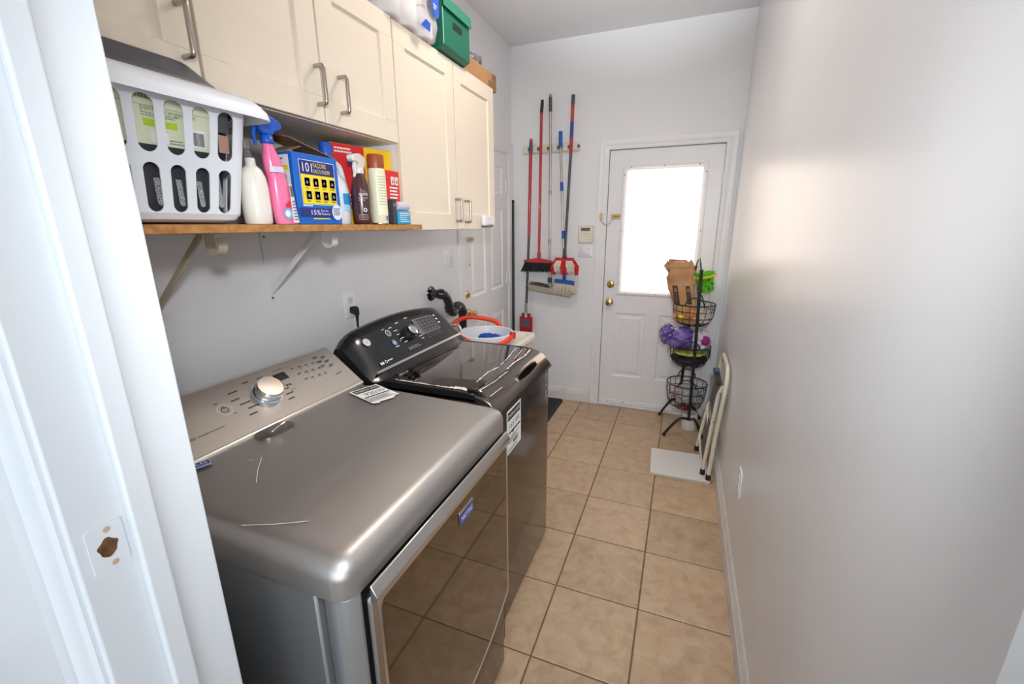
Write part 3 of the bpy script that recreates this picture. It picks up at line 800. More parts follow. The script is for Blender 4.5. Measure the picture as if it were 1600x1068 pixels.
# paper energy label on the front
p = Print((-.5225, 1.349, .788), (0, 1, 0), (0, 0, 1))
p.h = .0006
p.rect(-.071, -.086, .071, .083, paper_m); p.rect(-.062, .042, .062, .074, ink_m); p.text('ENERGUIDE', 0, .051, .014, wink_m, width=.114, align='c')
p.text('165', -.050, .008, .022, ink_m, width=.048); p.lines(.010, .010, .058, .030, 3, ink_m, 4); p.rect(-.055, -.010, .062, -.003, ink_m); p.poly([(-.02, -.010), (-.004, -.010), (-.012, -.022)], ink_m)
p.lines(-.06, -.048, .06, -.022, 4, grayink_m, 3); p.lines(-.012, -.064, .04, -.050, 1, grayink_m, 13, .8); p.lines(-.06, -.08, .05, -.066, 2, grayink_m, 9)
p.build('energy_label', ws, 'white paper energy label')
p = Print((-.5225, 1.745, .800), (0, 1, 0), (0, 0, 1)); p.h = .0006
p.ringl(0, .045, .018, .003, M('silver_print', 'b8b2ac', .3)); p.text('GE', 0, .040, .012, MATS['silver_print'], width=.018, align='c'); p.rect(-.016, .005, .016, .012, MATS['silver_print']); p.lines(-.015, -.05, .015, -.015, 2, MATS['silver_print'], 2, .5); p.build('front_badge', ws)
# scraps of clear protective film left along the lid edges
film_m = M('clear_film_scraps', 'e9e2da', .25, spec=.6)
def ragged(pts, w, seed, name='protective_film'):
    r_ = random.Random(seed); P = [Vector(q) for q in pts]; mb = MB(); L = []
    N = 22
    for k in range(N + 1):
        t = k / N * (len(P) - 1); i = min(int(t), len(P) - 2); L.append(P[i].lerp(P[i + 1], t - i))
    vs = []
    for k, q in enumerate(L):
        d = (L[min(k + 1, N)] - L[max(k - 1, 0)]).normalized(); s = d.cross(Vector((0, 0, 1))).normalized()
        ww = w * r_.uniform(.15, 1); up = Vector((0, 0, r_.uniform(.0004, .003)))
        vs += [q - s * ww + up, q + s * ww * .6 + Vector((0, 0, .0003))]
    mb.add(vs, [(2 * k, 2 * k + 2, 2 * k + 3, 2 * k + 1) for k in range(N)])
    return mb.build(name, film_m, ws, solid=.0004)
ragged([(-.664, 1.260, .9645), (-.70, 1.500, .966)], .003, 1) if False else None
ragged([(-.92, 1.206, .9665), (-.75, 1.203, .966), (-.70, 1.202, .966)], .003, 2)
ragged([(-.70, 1.205, .966), (-.665, 1.212, .966), (-.632, 1.206, .965)], .014, 3)
ragged([(-.640, 1.290, .9635), (-.645, 1.40, .9635), (-.63, 1.47, .964)], .004, 4)
ragged([(-.600, 1.215, .9595), (-.588, 1.33, .958), (-.586, 1.46, .9575)], .003, 5)
ragged([(-.596, 1.47, .9595), (-.600, 1.56, .960), (-.592, 1.66, .9585), (-.60, 1.76, .960)], .006, 6)
ragged([(-.635, 1.50, .9635), (-.640, 1.58, .964), (-.655, 1.68, .9645), (-.66, 1.74, .9645)], .004, 7)
ragged([(-.615, 1.60, .962), (-.62, 1.66, .963), (-.63, 1.73, .9635)], .003, 8)
ragged([(-.556, 1.22, .9475), (-.553, 1.32, .946)], .0025, 9)
tw = MB().tube([(-.632, 1.205, .966), (-.61, 1.208, .968), (-.585, 1.204, .966), (-.562, 1.206, .956)], [.006, .008, .007, .003], 8).build('dark_film_roll', blackg_m, ws)

# ================================================================= wall cabinets
XD = -.980; XC = XD - .020        # door face, carcass front
def shaker_door(parent, a, b, z0, z1, handle, hz):
    fw = .066
    m = .0015
    a += m; b -= m; z0 += m; z1 -= m
    P = lambda s, z, d: Vector((XD + d, s, z))
    mb = MB(); rings = []
    for k, d in ((0, -.018), (0, -.0015), (.0015, 0), (fw, 0), (fw + .003, -.007)):
        rings.append([P(*q, d) for q in ((a + k, z0 + k), (b - k, z0 + k), (b - k, z1 - k), (a + k, z1 - k))])
    mb.loft(rings, True, True)
    d = mb.build('door', cream_m, parent, smooth=False)
    # rail joints: the thin lines where rails meet stiles
    j = MB()
    for zz in (z0 + fw, z1 - fw):
        for s0, s1 in ((a + .001, a + fw), (b - fw, b - .001)):
            j.box(XD - .001, XD + .0002, s0, s1, zz - .0006, zz + .0006)
    j.build('rail_joint', M('cream_joint', 'cdbfa9', .6), d, kind='stuff', smooth=False)
    L = .094
    pts = round_path([(XD - .001, handle, hz - L / 2), (XD + .030, handle, hz - L / 2), (XD + .030, handle, hz + L / 2), (XD - .001, handle, hz + L / 2)], .008, 5)
    MB().tube(pts, .0055, 10).build('handle', nickel_m, d)
    return d
def cabinet(label, a, b, z0, z1, doors, group):
    c = thing('wall_cabinet', label, 'cabinet', ((XL + XC) / 2, (a + b) / 2, z0), group)
    mb = MB(); t = .018
    mb.box(XL, XC, a, a + t, z0, z1); mb.box(XL, XC, b - t, b, z0, z1)
    mb.box(XL, XC, a + t, b - t, z0, z0 + t); mb.box(XL, XC, a + t, b - t, z1 - t, z1); mb.box(XL, XL + .006, a + t, b - t, z0 + t, z1 - t)
    mb.build('carcass', creamin_m, c, smooth=False)
    for (s0, s1, h, hz) in doors: shaker_door(c, s0, s1, z0, z1, h, hz)
    return c
ZS, ZT = 1.777, 2.170
cabinet('short one-door cream wall cabinet beside the door jamb, above the white basket', .335, .722, ZS, ZT, [(.335, .722, .690, 1.874)], 'cream wall cabinets')
cabinet('short cream wall cabinet with a pair of doors, above the cleaning bottles', .726, 1.413, ZS, ZT, [(.726, 1.066, 1.045, 1.868), (1.069, 1.413, 1.134, 1.864)], 'cream wall cabinets')
cab = cabinet('tall cream wall cabinet with two long doors, farthest from the doorway', 1.417, 2.262, 1.477, 2.166, [(1.417, 1.835, 1.818, 1.563), (1.839, 2.262, 1.906, 1.559)], 'cream wall cabinets')
af = thing('air_freshener', 'small white and grey plastic device stuck low on the tall cabinet door', 'air freshener', (XD + .012, 2.108, 1.490))
MB().box(XD, XD + .026, 2.075, 2.195, 1.492, 1.545).build('housing', wplast_m, af, bevel=.010, seg=4)
MB().box(XD + .005, XD + .0275, 2.105, 2.165, 1.497, 1.537).build('front_panel', M('pale_blue_grey_plastic', 'c9cedb', .25), af, bevel=.005, seg=3)
MB().box(XD + .001, XD + .025, 2.078, 2.192, 1.488, 1.4935).build('bottom_edge', grayp_m, af, bevel=.002)

# ================================================================= shelf and its brackets
SZ = 1.500; SF = -.944
sh = MB()
poly = [(XL, YN1 + .004), (SF, YN1 + .004), (SF, 1.475), (-.9785, 1.475), (-.9785, 1.4145), (XL, 1.4145)]
sh.loft([[Vector((x, y, z)) for x, y in poly] for z in (SZ - .018, SZ)])
sh = sh.build('shelf_board', wood_m, None, smooth=False, bevel=.001, seg=1)
sh['label'] = 'raw particle board shelf under the cream cabinets holding basket and bottles'; sh['category'] = 'shelf'
def bracket(label, y, mat, hook_y):
    b = thing('shelf_bracket', label, 'bracket', (XL, y, SZ - .018), 'shelf brackets under the board')
    zt = SZ - .0185
    MB().box(XL, XL + .004, y - .013, y + .013, zt - .245, zt).build('wall_plate', mat, b, bevel=.001)
    MB().box(XL, XL + .30, y - .013, y + .013, zt - .0035, zt).build('shelf_arm', mat, b, bevel=.001)
    MB().bar((XL + .003, y, zt - .215), (XL + .245, y, zt - .004), .019, .007, (0, 1, 0)).build('brace', mat, b, bevel=.003, seg=3)
    # J-shaped rod hook at the front: a flat band
    pts = [Vector((XL + .275, y + hook_y, zt))]
    pts += [Vector((XL + .275, y + hook_y, zt - .030))] + arc((XL + .297, y + hook_y, zt - .030), .022, 180, 360, 12) + [Vector((XL + .319, y + hook_y, zt - .012))]
    mb = MB(); w = Vector((0, .012, 0)); rings = []
    for k, p_ in enumerate(pts):
        d = (pts[min(k + 1, len(pts) - 1)] - pts[max(k - 1, 0)]).normalized(); n_ = d.cross(Vector((0, 1, 0))) * .0015
        rings.append([p_ - w - n_, p_ + w - n_, p_ + w + n_, p_ - w + n_])
    mb.loft(rings); mb.build('rod_hook', mat, b, ang=50)
    for z in (zt - .02, zt - .235):
        MB().lathe([(.0045, 0), (.0045, .001), (.001, .002)], (XL + .004, y, z), 10, (1, 0, 0)).build('screw', screw_m, b)
    return b
bracket('rusty beige shelf bracket with rod hook, below the white basket', .757, M('beige_enamel', 'c5b8a0', .45, vary=(25, 'a38f70', .6, .85)), .0)
bracket('white shelf bracket with rod hook, below the blue box', 1.134, wplast_m, .0)

# ================================================================= laundry basket with the bin in it
BX, BY = -1.130, .565
lb = thing('laundry_basket', 'white slotted laundry basket at the left end of the board shelf', 'basket', (BX, BY, SZ))
def bdim(z):
    t = (z - SZ) / .245
    return .172 + .030 * t, .186 + .030 * t
def bwall(sx, u, z, side, inset=0.):
    """point on a side wall: u in -1..1 along it"""
    hx, hy = bdim(z); r = .030
    if side in (0, 2):
        sgn = 1 if side == 0 else -1; return Vector((BX + sgn * (hx - inset), BY + u * (hy - r), z))
    sgn = 1 if side == 1 else -1; return Vector((BX + u * (hx - r), BY + sgn * (hy - inset), z))
cells = [(-1 + 2 * k / 7, -1 + 2 * (k + 1) / 7) for k in range(7)]
mb = MB()
rows = [(SZ + .022, SZ + .118, .0135, SZ + .024, SZ + .113), (SZ + .118, SZ + .236, .0150, SZ + .131, SZ + .228)]
for side in range(4):
    for u0, u1 in cells:
        for z0, z1, hw, h0, h1 in rows:
            L = .372 if side in (0, 2) else .34; L -= .06
            cu = (u0 + u1) / 2; uw = hw * 2 / L * 1.02; hz = (h1 - h0) / 2; cz = (h0 + h1) / 2; zc = (z0 + z1) / 2
            n = 32; ins, outs = [], []
            for k in range(n):
                a = 2 * PI * (k + .5) / n; c_, s_ = math.cos(a), math.sin(a)
                # stadium hole
                rr_ = hw; yy = hz - rr_
                px, py_ = rr_ * c_, rr_ * s_ + (yy if s_ > 0 else -yy)
                ins.append((cu + px * 2 / L, cz + py_))
                # outer rectangle, hit by the ray from centre through the hole point
                W2, H2 = (u1 - u0) / 2, (z1 - z0) / 2
                dx, dy = px * 2 / L, py_
                tx = W2 / abs(dx) if abs(dx) > 1e-9 else 1e9; ty = H2 / abs(dy + cz - zc) if abs(dy) > 1e-9 else 1e9
                ty = ((z1 - cz) if dy > 0 else (cz - z0)) / abs(dy) if abs(dy) > 1e-9 else 1e9
                t = min(tx, ty); outs.append([cu + dx * t, cz + dy * t])
            for cx_, cy_ in ((u0, z0), (u1, z0), (u1, z1), (u0, z1)):
                k = min(range(n), key=lambda i: (abs(outs[i][0] - cx_) * L / 2) ** 2 + (outs[i][1] - cy_) ** 2); outs[k] = [cx_, cy_]
            vs = [bwall(0, u, z, side) for u, z in ins] + [bwall(0, u, z, side) for u, z in outs]
            mb.add(vs, [(k, (k + 1) % n, n + (k + 1) % n, n + k) for k in range(n)])
# corner columns
for sx, sy, a0 in ((1, 1, 0), (-1, 1, 90), (-1, -1, 180), (1, -1, 270)):
    rings = []
    for z in (SZ + .022, SZ + .118, SZ + .236):
        hx, hy = bdim(z); r = .030
        rings.append([Vector((BX + sx * (hx - r) + r * math.cos(math.radians(a0 + 90 * k / 8)), BY + sy * (hy - r) + r * math.sin(math.radians(a0 + 90 * k / 8)), z)) for k in range(9)])
    for k in range(2): mb.add(rings[k] + rings[k + 1], [(i, i + 1, 9 + i + 1, 9 + i) for i in range(8)])
# rounded bottom and top band
def rr_ring(z, ins=0, wave=0):
    hx, hy = bdim(z)
    return [Vector((x, y, z - (wave * max(0, min(1, (abs(y - BY) - .09) / .13)) ** 1.6))) for x, y in rrect(hx - ins, hy - ins, .030, 8, BX, BY)]
mb.loft([rr_ring(SZ + .004, .030), rr_ring(SZ + .005, .018), rr_ring(SZ + .010, .006), rr_ring(SZ + .022)], True, False)
mb.loft([rr_ring(SZ + .236), rr_ring(SZ + .278, 0, .030)], False, False)
mb.build('basket_body', wbasket_m, lb, solid=.0025, smooth=False, weld=.0016)
rim = MB(); rings = []
for d, dz in ((0, -.006), (.002, .005), (.008, .009), (.020, .004), (.028, -.008), (.031, -.024), (.029, -.024), (.025, -.008), (.016, -.002), (.004, -.006)):
    rings.append([p_ + Vector((0, 0, dz)) for p_ in rr_ring(SZ + .280, -d, .032)])
rings = [[Vector((min(p_.x, 9), max(p_.y, YN1 + .006), p_.z)) for p_ in r_] for r_ in rings]
rim.loft(rings, False, False, True)
rim.build('basket_rim', wbasket_m, lb, ang=50)
sb = thing('storage_bin', 'dark grey plastic bin with paper label inside the white laundry basket', 'bin', (BX, BY, SZ + .004))
def bring(hx, hy, z, r=.05, wave=0, n=8):
    return [Vector((x, y, z - wave * max(0, min(1, (abs(y - BY) - .09) / .13)) ** 1.6)) for x, y in rrect(hx, hy, r, n, BX, BY)]
slate_m = M('slate_plastic', '484b53', .45, vary=(8, '3e4046'), bump=(30, .15, 4), stretch=(3, .6, 3))
MB().loft([bring(.150, .160, SZ + .006), bring(.160, .170, SZ + .05), bring(.176, .190, SZ + .20), bring(.18, .195, SZ + .255)]).build('bin_body', M('dark_slate_plastic', '393b42', .5), sb)
MB().loft([bring(.196, .211, SZ + .262, .06, .034), bring(.198, .213, SZ + .270, .06, .034), bring(.190, .204, SZ + .287, .07, .040), bring(.166, .170, SZ + .312, .08, .022), bring(.135, .130, SZ + .322, .08, .006), bring(.08, .06, SZ + .324, .05)]).build('bin_lid', slate_m, sb, ang=60)
def binface(y, z):
    t = (z - SZ - .05) / .15; return BX + .160 + .016 * t
kraft = M('pale_green_paper', 'dfe4c6', .7)
p = Print((0, 0, 0), (0, 1, 0), (0, 0, 1), bend=lambda x, y, d: (binface(x, y) + .0045 + d, x, y))
def pr_(z): return SZ + z
p.rect(.485, pr_(.146), .705, pr_(.250), kraft)
p.rect(.50, pr_(.212), .70, pr_(.2127), M('olive_ink', '8c9072', .7)); p.text('panier', .568, pr_(.205), .010, MATS['olive_ink'], width=.036); p.text('rangement', .610, pr_(.203), .009, MATS['olive_ink'], width=.058)
p.lines(.555, pr_(.220), .62, pr_(.232), 1, MATS['olive_ink'], 4, .7)
p.rect(.570, pr_(.178), .630, pr_(.190), M('lime_ink', 'b9d629', .6)); p.rect(.580, pr_(.150), .612, pr_(.170), wink_m)
p.lines(.568, pr_(.194), .640, pr_(.202), 2, grayink_m, 4, .3)
p.rect(.655, pr_(.152), .684, pr_(.185), wink_m); p.bars(.658, pr_(.155), .681, pr_(.180), ink_m, 3); p.lines(.612, pr_(.15), .645, pr_(.160), 2, grayink_m, 6, .3)
p.build('paper_label', sb, 'pale green paper label with print')
spk = M('speckled_print', '1d1e22', .5)
nt = spk.node_tree; vn = nt.nodes.new('ShaderNodeTexVoronoi'); vn.inputs['Scale'].default_value = 260
cr = nt.nodes.new('ShaderNodeValToRGB'); cr.color_ramp.interpolation = 'CONSTANT'; cr.color_ramp.elements[0].color = lin('24252a'); cr.color_ramp.elements[1].position = .5; cr.color_ramp.elements[1].color = lin('d9d9d9')
sx_ = nt.nodes.new('ShaderNodeSeparateColor'); nt.links.new(vn.outputs['Color'], sx_.inputs[0]); nt.links.new(sx_.outputs[0], cr.inputs[0]); nt.links.new(cr.outputs[0], nt.nodes['Principled BSDF'].inputs['Base Color'])
mb = MB()
for k in range(8):
    y = .418 + k * .041
    pts = rrect(.0055, .038, .0054, 5, y, SZ + .074)
    mb.add([(binface(0, SZ + .05) + .004, a, b) for a, b in pts], [tuple(range(len(pts)))])
mb.build('speckled_stripe', spk, sb, kind='stuff')
p = Print((0, 0, 0), (0, 1, 0), (0, 0, 1), bend=lambda x, y, d: (binface(x, y) + .0045 + d, x, y))
flesh = M('photo_print_tan', 'b98d7d', .6)
p.rect(.712, pr_(.150), .735, pr_(.185), flesh); p.rect(.708, pr_(.190), .738, pr_(.235), M('photo_print_grey', '4b4b4f', .6)); p.rect(.43, pr_(.15), .475, pr_(.25), M('photo_print_rose', '77525a', .6)); p.build('picture_print', sb)

# ================================================================= bottles and boxes on the shelf
def tilt(mb, c, ax, deg):
    R = Matrix.Translation(Vector(c)) @ Matrix.Rotation(math.radians(deg), 4, ax) @ Matrix.Translation(-Vector(c))
    mb.v = [R @ v for v in mb.v]; return mb
Z0 = SZ + .0008
# milky white bottle
c = Vector((-.985, .808, Z0))
t = thing('lotion_bottle', 'milky white rounded plastic bottle against the basket', 'bottle', c)
MB().lathe([(.028, 0), (.031, .004), (.032, .03), (.0315, .085), (.029, .108), (.022, .126), (.012, .136), (.010, .137)], c, 28).build('bottle_body', M('milky_plastic', 'efeae0', .25, sss=.0, coat=.4), t)
MB().lathe([(.0115, .136), (.0115, .150), (.010, .152), (.001, .152)], c, 20).build('cap', M('translucent_cap', 'd9d6d2', .3), t)
# grey see-through trigger bottle behind it
c = Vector((-1.062, .862, Z0))
t = thing('clear_spray_bottle', 'clear greyish spray bottle standing behind the milky bottle', 'spray bottle', c)
clear_m = M('clear_plastic', 'e3d6d2', .12, trans=.75)
MB().lathe([(.026, 0), (.029, .004), (.029, .11), (.026, .135), (.016, .165), (.012, .178), (.012, .186)], c, 24).build('bottle_body', clear_m, t)
MB().lathe([(.015, .184), (.015, .205), (.013, .207), (.001, .207)], c, 20).build('cap', M('smoky_cap', '8d8280', .35), t)
def trigger_head(parent, c, axis_y, mat, lever_mat, k=1., fwd=(0, 1, 0)):
    """spray head above the neck at c; nozzle points along fwd"""
    c = Vector(c); f = Vector(fwd).normalized(); s = Vector((0, 0, 1)).cross(f)
    P = lambda a, b: c + f * (a * k) + Vector((0, 0, b * k))
    h = MB()
    h.lathe([(.0125 * k, 0), (.0135 * k, .004 * k), (.0125 * k, .014 * k), (.010 * k, .016 * k)], c, 18)
    prof = [(-.012, .014), (.010, .014), (.013, .026), (.030, .030), (.044, .029), (.044, .043), (.030, .048), (.006, .052), (-.020, .047), (-.028, .038), (-.022, .024)]
    h.loft([[P(a, b) + s * w for a, b in prof] for w in (-.009 * k, .009 * k)])
    o = h.build('spray_head', mat, parent, bevel=.003 * k, seg=3)
    MB().tube([P(.020, .031), P(.026, .016), P(.024, .002), P(.031, -.010)], [.005 * k, .0055 * k, .005 * k, .003 * k], 8).build('trigger', lever_mat, o)
    MB().cyl(P(.044, .036), P(.053, .036), .0065 * k, .0055 * k, 12).build('nozzle', lever_mat, o)
    return o
# pink spray bottle
c = Vector((-.972, .880, Z0))
t = thing('pink_spray_bottle', 'pink spray bottle with bright blue trigger head beside the blue box', 'spray bottle', c)
pink_m = M('pink_plastic', 'f06a9e', .22, vary=(6, 'f58fb6'), coat=.3)
ov = lambda rx, ry, z, yo=0: [c + Vector((rx * math.cos(2 * PI * k / 28), ry * math.sin(2 * PI * k / 28) + yo, z)) for k in range(28)]
lean = lambda z: -.030 * (z / .2) ** 1.2
MB().loft([ov(.019, .030, 0), ov(.021, .033, .004), ov(.021, .032, .05, lean(.05)), ov(.0205, .028, .085, lean(.085)), ov(.0195, .0235, .105, lean(.105)), ov(.0195, .0235, .115, lean(.115)), ov(.0190, .0245, .130, lean(.13)), ov(.017, .022, .155, lean(.155)), ov(.0125, .0135, .182, lean(.182)), ov(.011, .011, .192, lean(.192))]).build('bottle_body', pink_m, t, ang=50)
hd = MB()
hc = c + Vector((0, lean(.19), .188))
hd.lathe([(.0145, 0), (.0155, .006), (.0145, .018), (.0125, .022)], hc, 20)
prf = [(-.013, .02), (.011, .02), (.016, .030), (.036, .036), (.041, .046), (.036, .056), (.012, .064), (-.016, .066), (-.036, .062), (-.040, .050), (-.030, .036)]
hd.loft([[hc + Vector((w, a, b)) for a, b in prf] for w in (-.012, .012)])
hd.build('spray_head', blue_m, t, bevel=.005, seg=4)
MB().tube([hc + Vector((0, -.028, .040)), hc + Vector((0, -.036, .018)), hc + Vector((0, -.032, -.006))], [.005, .005, .003], 8).build('trigger', blue_m, t)
p = Print(c, (0, 1, 0), (0, 0, 1), bend=lambda x, y, d: c + Vector((.0215 * math.sqrt(max(.02, 1 - ((x - lean(y)) / .034) ** 2)) + .0012 + d * 2, x, y)))
p.h = .0012
p.rect(-.002, .004, .021, .098, M('pale_label', 'e8e2ea', .5)); p.bars(.0, .068, .014, .094, ink_m, 5, 14); p.lines(.002, .008, .02, .06, 7, grayink_m, 3, .4)
p.poly([(-.020, .045), (-.006, .060), (-.004, .045), (-.012, .040)], redb_m); p.ell(-.014, .026, .011, .014, M('label_sky', '7fb3dd', .5)); p.ell(-.016, .026, .006, .008, wink_m)
p.rect(-.046, .123, -.014, .136, M('label_lilac', 'd9d5ea', .5)); p.build('printed_label', t)
# blue detergent box
bx = thing('detergent_box', 'blue and yellow detergent box with an open cardboard flap on the shelf', 'box', (-1.015, .997, Z0))
bxm = M('blue_carton', '1566c4', .45)
a0, a1, b0, b1, zt = -1.060, -.969, .918, 1.078, Z0 + .183
MB().box(a0, a1, b0, b1, Z0, zt).build('carton', bxm, bx, bevel=.001, seg=1)
p = Print((a1 + .0004, (b0 + b1) / 2, Z0), (0, 1, 0), (0, 0, 1))
w = .080
p.rect(-.061, .052, .066, .167, wink_m); p.rect(-.0595, .0535, .0645, .1655, navy_m)
p.rect(-.0585, .0545, .0635, .130, yellow_m)
p.text('101', -.050, .137, .0235, wink_m, width=.033); p.text('FAÇONS', -.012, .150, .0115, yellow_m, width=.046); p.text("DE L'UTILISER", -.012, .136, .0095, yellow_m, width=.060)
for r_ in range(2):
    for c_ in range(4):
        x_, z_ = -.048 + .030 * c_, .100 - .034 * r_
        p.rect(x_ - .001, z_ - .0005, x_ + .019, z_ + .0225, M('icon_tan', 'd8cbb6', .6), False)
        p.rect(x_, z_, x_ + .018, z_ + .0215, M('icon_%d' % ((r_ * 4 + c_) % 4), ('cfc6bd', 'e0d5cb', 'd5dde2', 'b8a89a')[(r_ * 4 + c_) % 4], .6))
        rnd_ = random.Random(r_ * 4 + c_); p.poly([(x_ + .005, z_ + .006), (x_ + .012, z_ + .004 + rnd_.random() * .005), (x_ + .012, z_ + .012), (x_ + .007, z_ + .015)], M('icon_dark_%d' % (c_ % 3), ('8794a3', 'b08d74', 'b8434c')[(c_ + r_) % 3], .6))
        p.lines(x_, z_ - .007, x_ + .018, z_ - .003, 1, grayink_m, c_, .6)
p.rect(-.078, .021, .074, .043, navy_m); p.text('15%', -.040, .0255, .013, wink_m, width=.032); p.text('Plus De', -.004, .034, .0058, wink_m, width=.026); p.text('Puissance!', -.004, .0255, .0058, wink_m, width=.032)
p.ell(.057, .034, .020, .022, M('burst_white', 'dfe6f0', .5)); p.lines(.042, .024, .072, .046, 4, navy_m, 4, .5)
p.lines(-.066, .046, -.030, .0505, 1, wink_m, 8, .7); p.lines(-.036, .012, .032, .0165, 1, yellow_m, 3, .7)
p.build('front_print', bx)
p = Print(((a0 + a1) / 2, b0 - .0004, Z0), (1, 0, 0), (0, 0, 1))
p.rect(-.040, .085, .034, .176, wink_m); p.rect(-.038, .138, .030, .150, yellow_m); p.lines(-.034, .140, .026, .148, 1, ink_m, 2, .6); p.lines(-.034, .154, .02, .17, 2, grayink_m, 4, .5)
p.ell(.012, .120, .010, .010, M('side_orange', 'd99b45', .6)); p.rect(.002, .096, .022, .112, M('label_sky', '7fb3dd', .5)); p.lines(-.034, .09, -.004, .130, 5, grayink_m, 7, .4)
p.rect(-.040, .058, .038, .080, M('side_olive', '76723a', .6)); p.rect(-.040, .004, .034, .052, M('side_cream', 'e8dfb4', .6)); p.lines(-.036, .008, .03, .048, 6, grayink_m, 5, .4)
p.build('side_print', bx)
flm = M('raw_cardboard_inside', '957056', .8, vary=(14, '85624a'))
fl = MB()
A = [Vector((-.972, 1.074, zt)), Vector((-1.058, 1.074, zt)), Vector((-1.085, .930, zt + .052)), Vector((-1.000, .945, zt + .040))]
fl.add(A, [(0, 1, 2, 3)])
fl.add([Vector((-1.058, .922, zt + .001)), Vector((-.985, .922, zt + .001)), Vector((-.990, .975, zt + .020)), Vector((-1.062, .975, zt + .022))], [(0, 1, 2, 3)])
fl = fl.build('carton_flap', flm, bx, smooth=False, solid=.002, label='open brown cardboard flap')
hp = [(-1.058 + .004, .972, 0)]
mid = (A[2] + A[3]) / 2; uu = (A[0] - A[3]).normalized(); vv = (A[3] - A[2]).normalized(); nrm = uu.cross(vv)
if nrm.z < 0: nrm = -nrm
MB().add([mid + uu * (.040 + .026 * math.cos(a)) + vv * .011 * math.sin(a) + nrm * .0012 for a in [2 * PI * k / 18 for k in range(18)]], [tuple(range(18))]).build('hand_hole', M('pale_hole', 'c9c2ba', .8), fl)
# white jug with blue cap
c = Vector((-1.032, 1.128, Z0))
t = thing('bleach_jug', 'white plastic jug with blue label and handle behind the blue box', 'jug', c)
ov = lambda rx, ry, z, yo=0: [c + Vector((rx * math.cos(2 * PI * k / 28), ry * math.sin(2 * PI * k / 28) + yo, z)) for k in range(28)]
jm = M('white_jug_plastic', 'e4e6ec', .3)
MB().loft([ov(.036, .040, 0), ov(.040, .046, .006), ov(.040, .046, .10), ov(.036, .040, .125), ov(.022, .024, .155, -.010), ov(.016, .016, .185, -.018), ov(.015, .015, .20, -.020)]).build('jug_body', jm, t, ang=50)
MB().tube(round_path([c + Vector((0, -.006, .185)), c + Vector((0, .030, .178)), c + Vector((0, .044, .13)), c + Vector((0, .042, .085))], .03, 8), (.009), 10).build('jug_handle', jm, t)
MB().lathe([(.019, .198), (.019, .232), (.017, .236), (.001, .236)], c + Vector((0, -.020, 0)), 20).build('cap', blue_m, t)
p = Print(c, (0, 1, 0), (0, 0, 1), bend=lambda x, y, d: c + Vector((.0402 * math.sqrt(max(.02, 1 - (x / .047) ** 2)) + .0008 + d, x, y)))
p.rect(-.01, .060, .042, .092, M('jug_blue', '1d8fd0', .45)); p.rect(-.01, .040, .042, .058, M('jug_pale', '9fd0ea', .45)); p.build('printed_label', t)
# dark purple-brown trigger bottle
c = Vector((-.985, 1.192, Z0))
t = thing('brown_spray_bottle', 'dark brown spray bottle with translucent white trigger head', 'spray bottle', c)
bm_ = M('dark_brown_plastic', '4a2a2c', .22, coat=.5)
MB().lathe([(.026, 0), (.0295, .004), (.031, .05), (.031, .085), (.028, .115), (.021, .140), (.0155, .153), (.0135, .157)], c, 30).build('bottle_body', bm_, t)
trigger_head(t, c + Vector((0, 0, .154)), None, M('translucent_white', 'dedad6', .3), M('translucent_white', 'dedad6', .3), 1.15, (.25, -1, 0))
p = Print(c, (0, 1, 0), (0, 0, 1), bend=lambda x, y, d: c + Vector((.0312 * math.cos(x / .031 - .65) + d * .8, .0312 * math.sin(x / .031 - .65), y)))
lm_ = M('mauve_print', 'a5848a', .4)
p.poly([(-.014 + .0, .085), (.014, .085), (.010, .100), (.0, .106), (-.010, .100)], M('dark_mauve', '7c5560', .4)); p.text('method', 0, .088, .009, wink_m, width=.026, align='c'); p.lines(-.016, .070, .016, .084, 2, lm_, 3, .5)
p.ringl(.002, .044, .006, .0025, wink_m); p.lines(-.02, .012, .018, .032, 3, lm_, 5, .45)
p.build('printed_label', t)
# cream aerosol can
c = Vector((-.974, 1.264, Z0))
t = thing('aerosol_can', 'cream aerosol can with brown cap on the shelf', 'spray can', c)
MB().lathe([(.026, 0), (.028, .003), (.028, .168), (.0265, .176), (.0255, .178)], c, 30).build('can_body', M('cream_can', 'e6e2c4', .3, metal=.0, coat=.3), t)
MB().lathe([(.0265, .1765), (.0268, .180), (.0268, .216), (.025, .220), (.001, .220)], c, 30).build('cap', M('rust_brown_cap', '9c4a24', .4), t)
MB().lathe([(.0275, 0), (.0288, .001), (.0288, .004), (.0278, .005)], c, 30).build('bottom_seam', nickel_m, t)
p = Print(c, (0, 1, 0), (0, 0, 1), bend=lambda x, y, d: c + Vector((.0283 * math.cos(x / .028 - .65) + d * .8, .0283 * math.sin(x / .028 - .65), y)))
p.rect(-.010, .03, .034, .16, M('can_panel', 'eceacb', .4)); p.lines(-.007, .06, .030, .155, 11, M('can_green', 'a9b690', .6), 4, .35); p.rect(.010, .010, .028, .030, wink_m); p.bars(.012, .012, .026, .028, ink_m, 2, 14); p.build('printed_label', t)
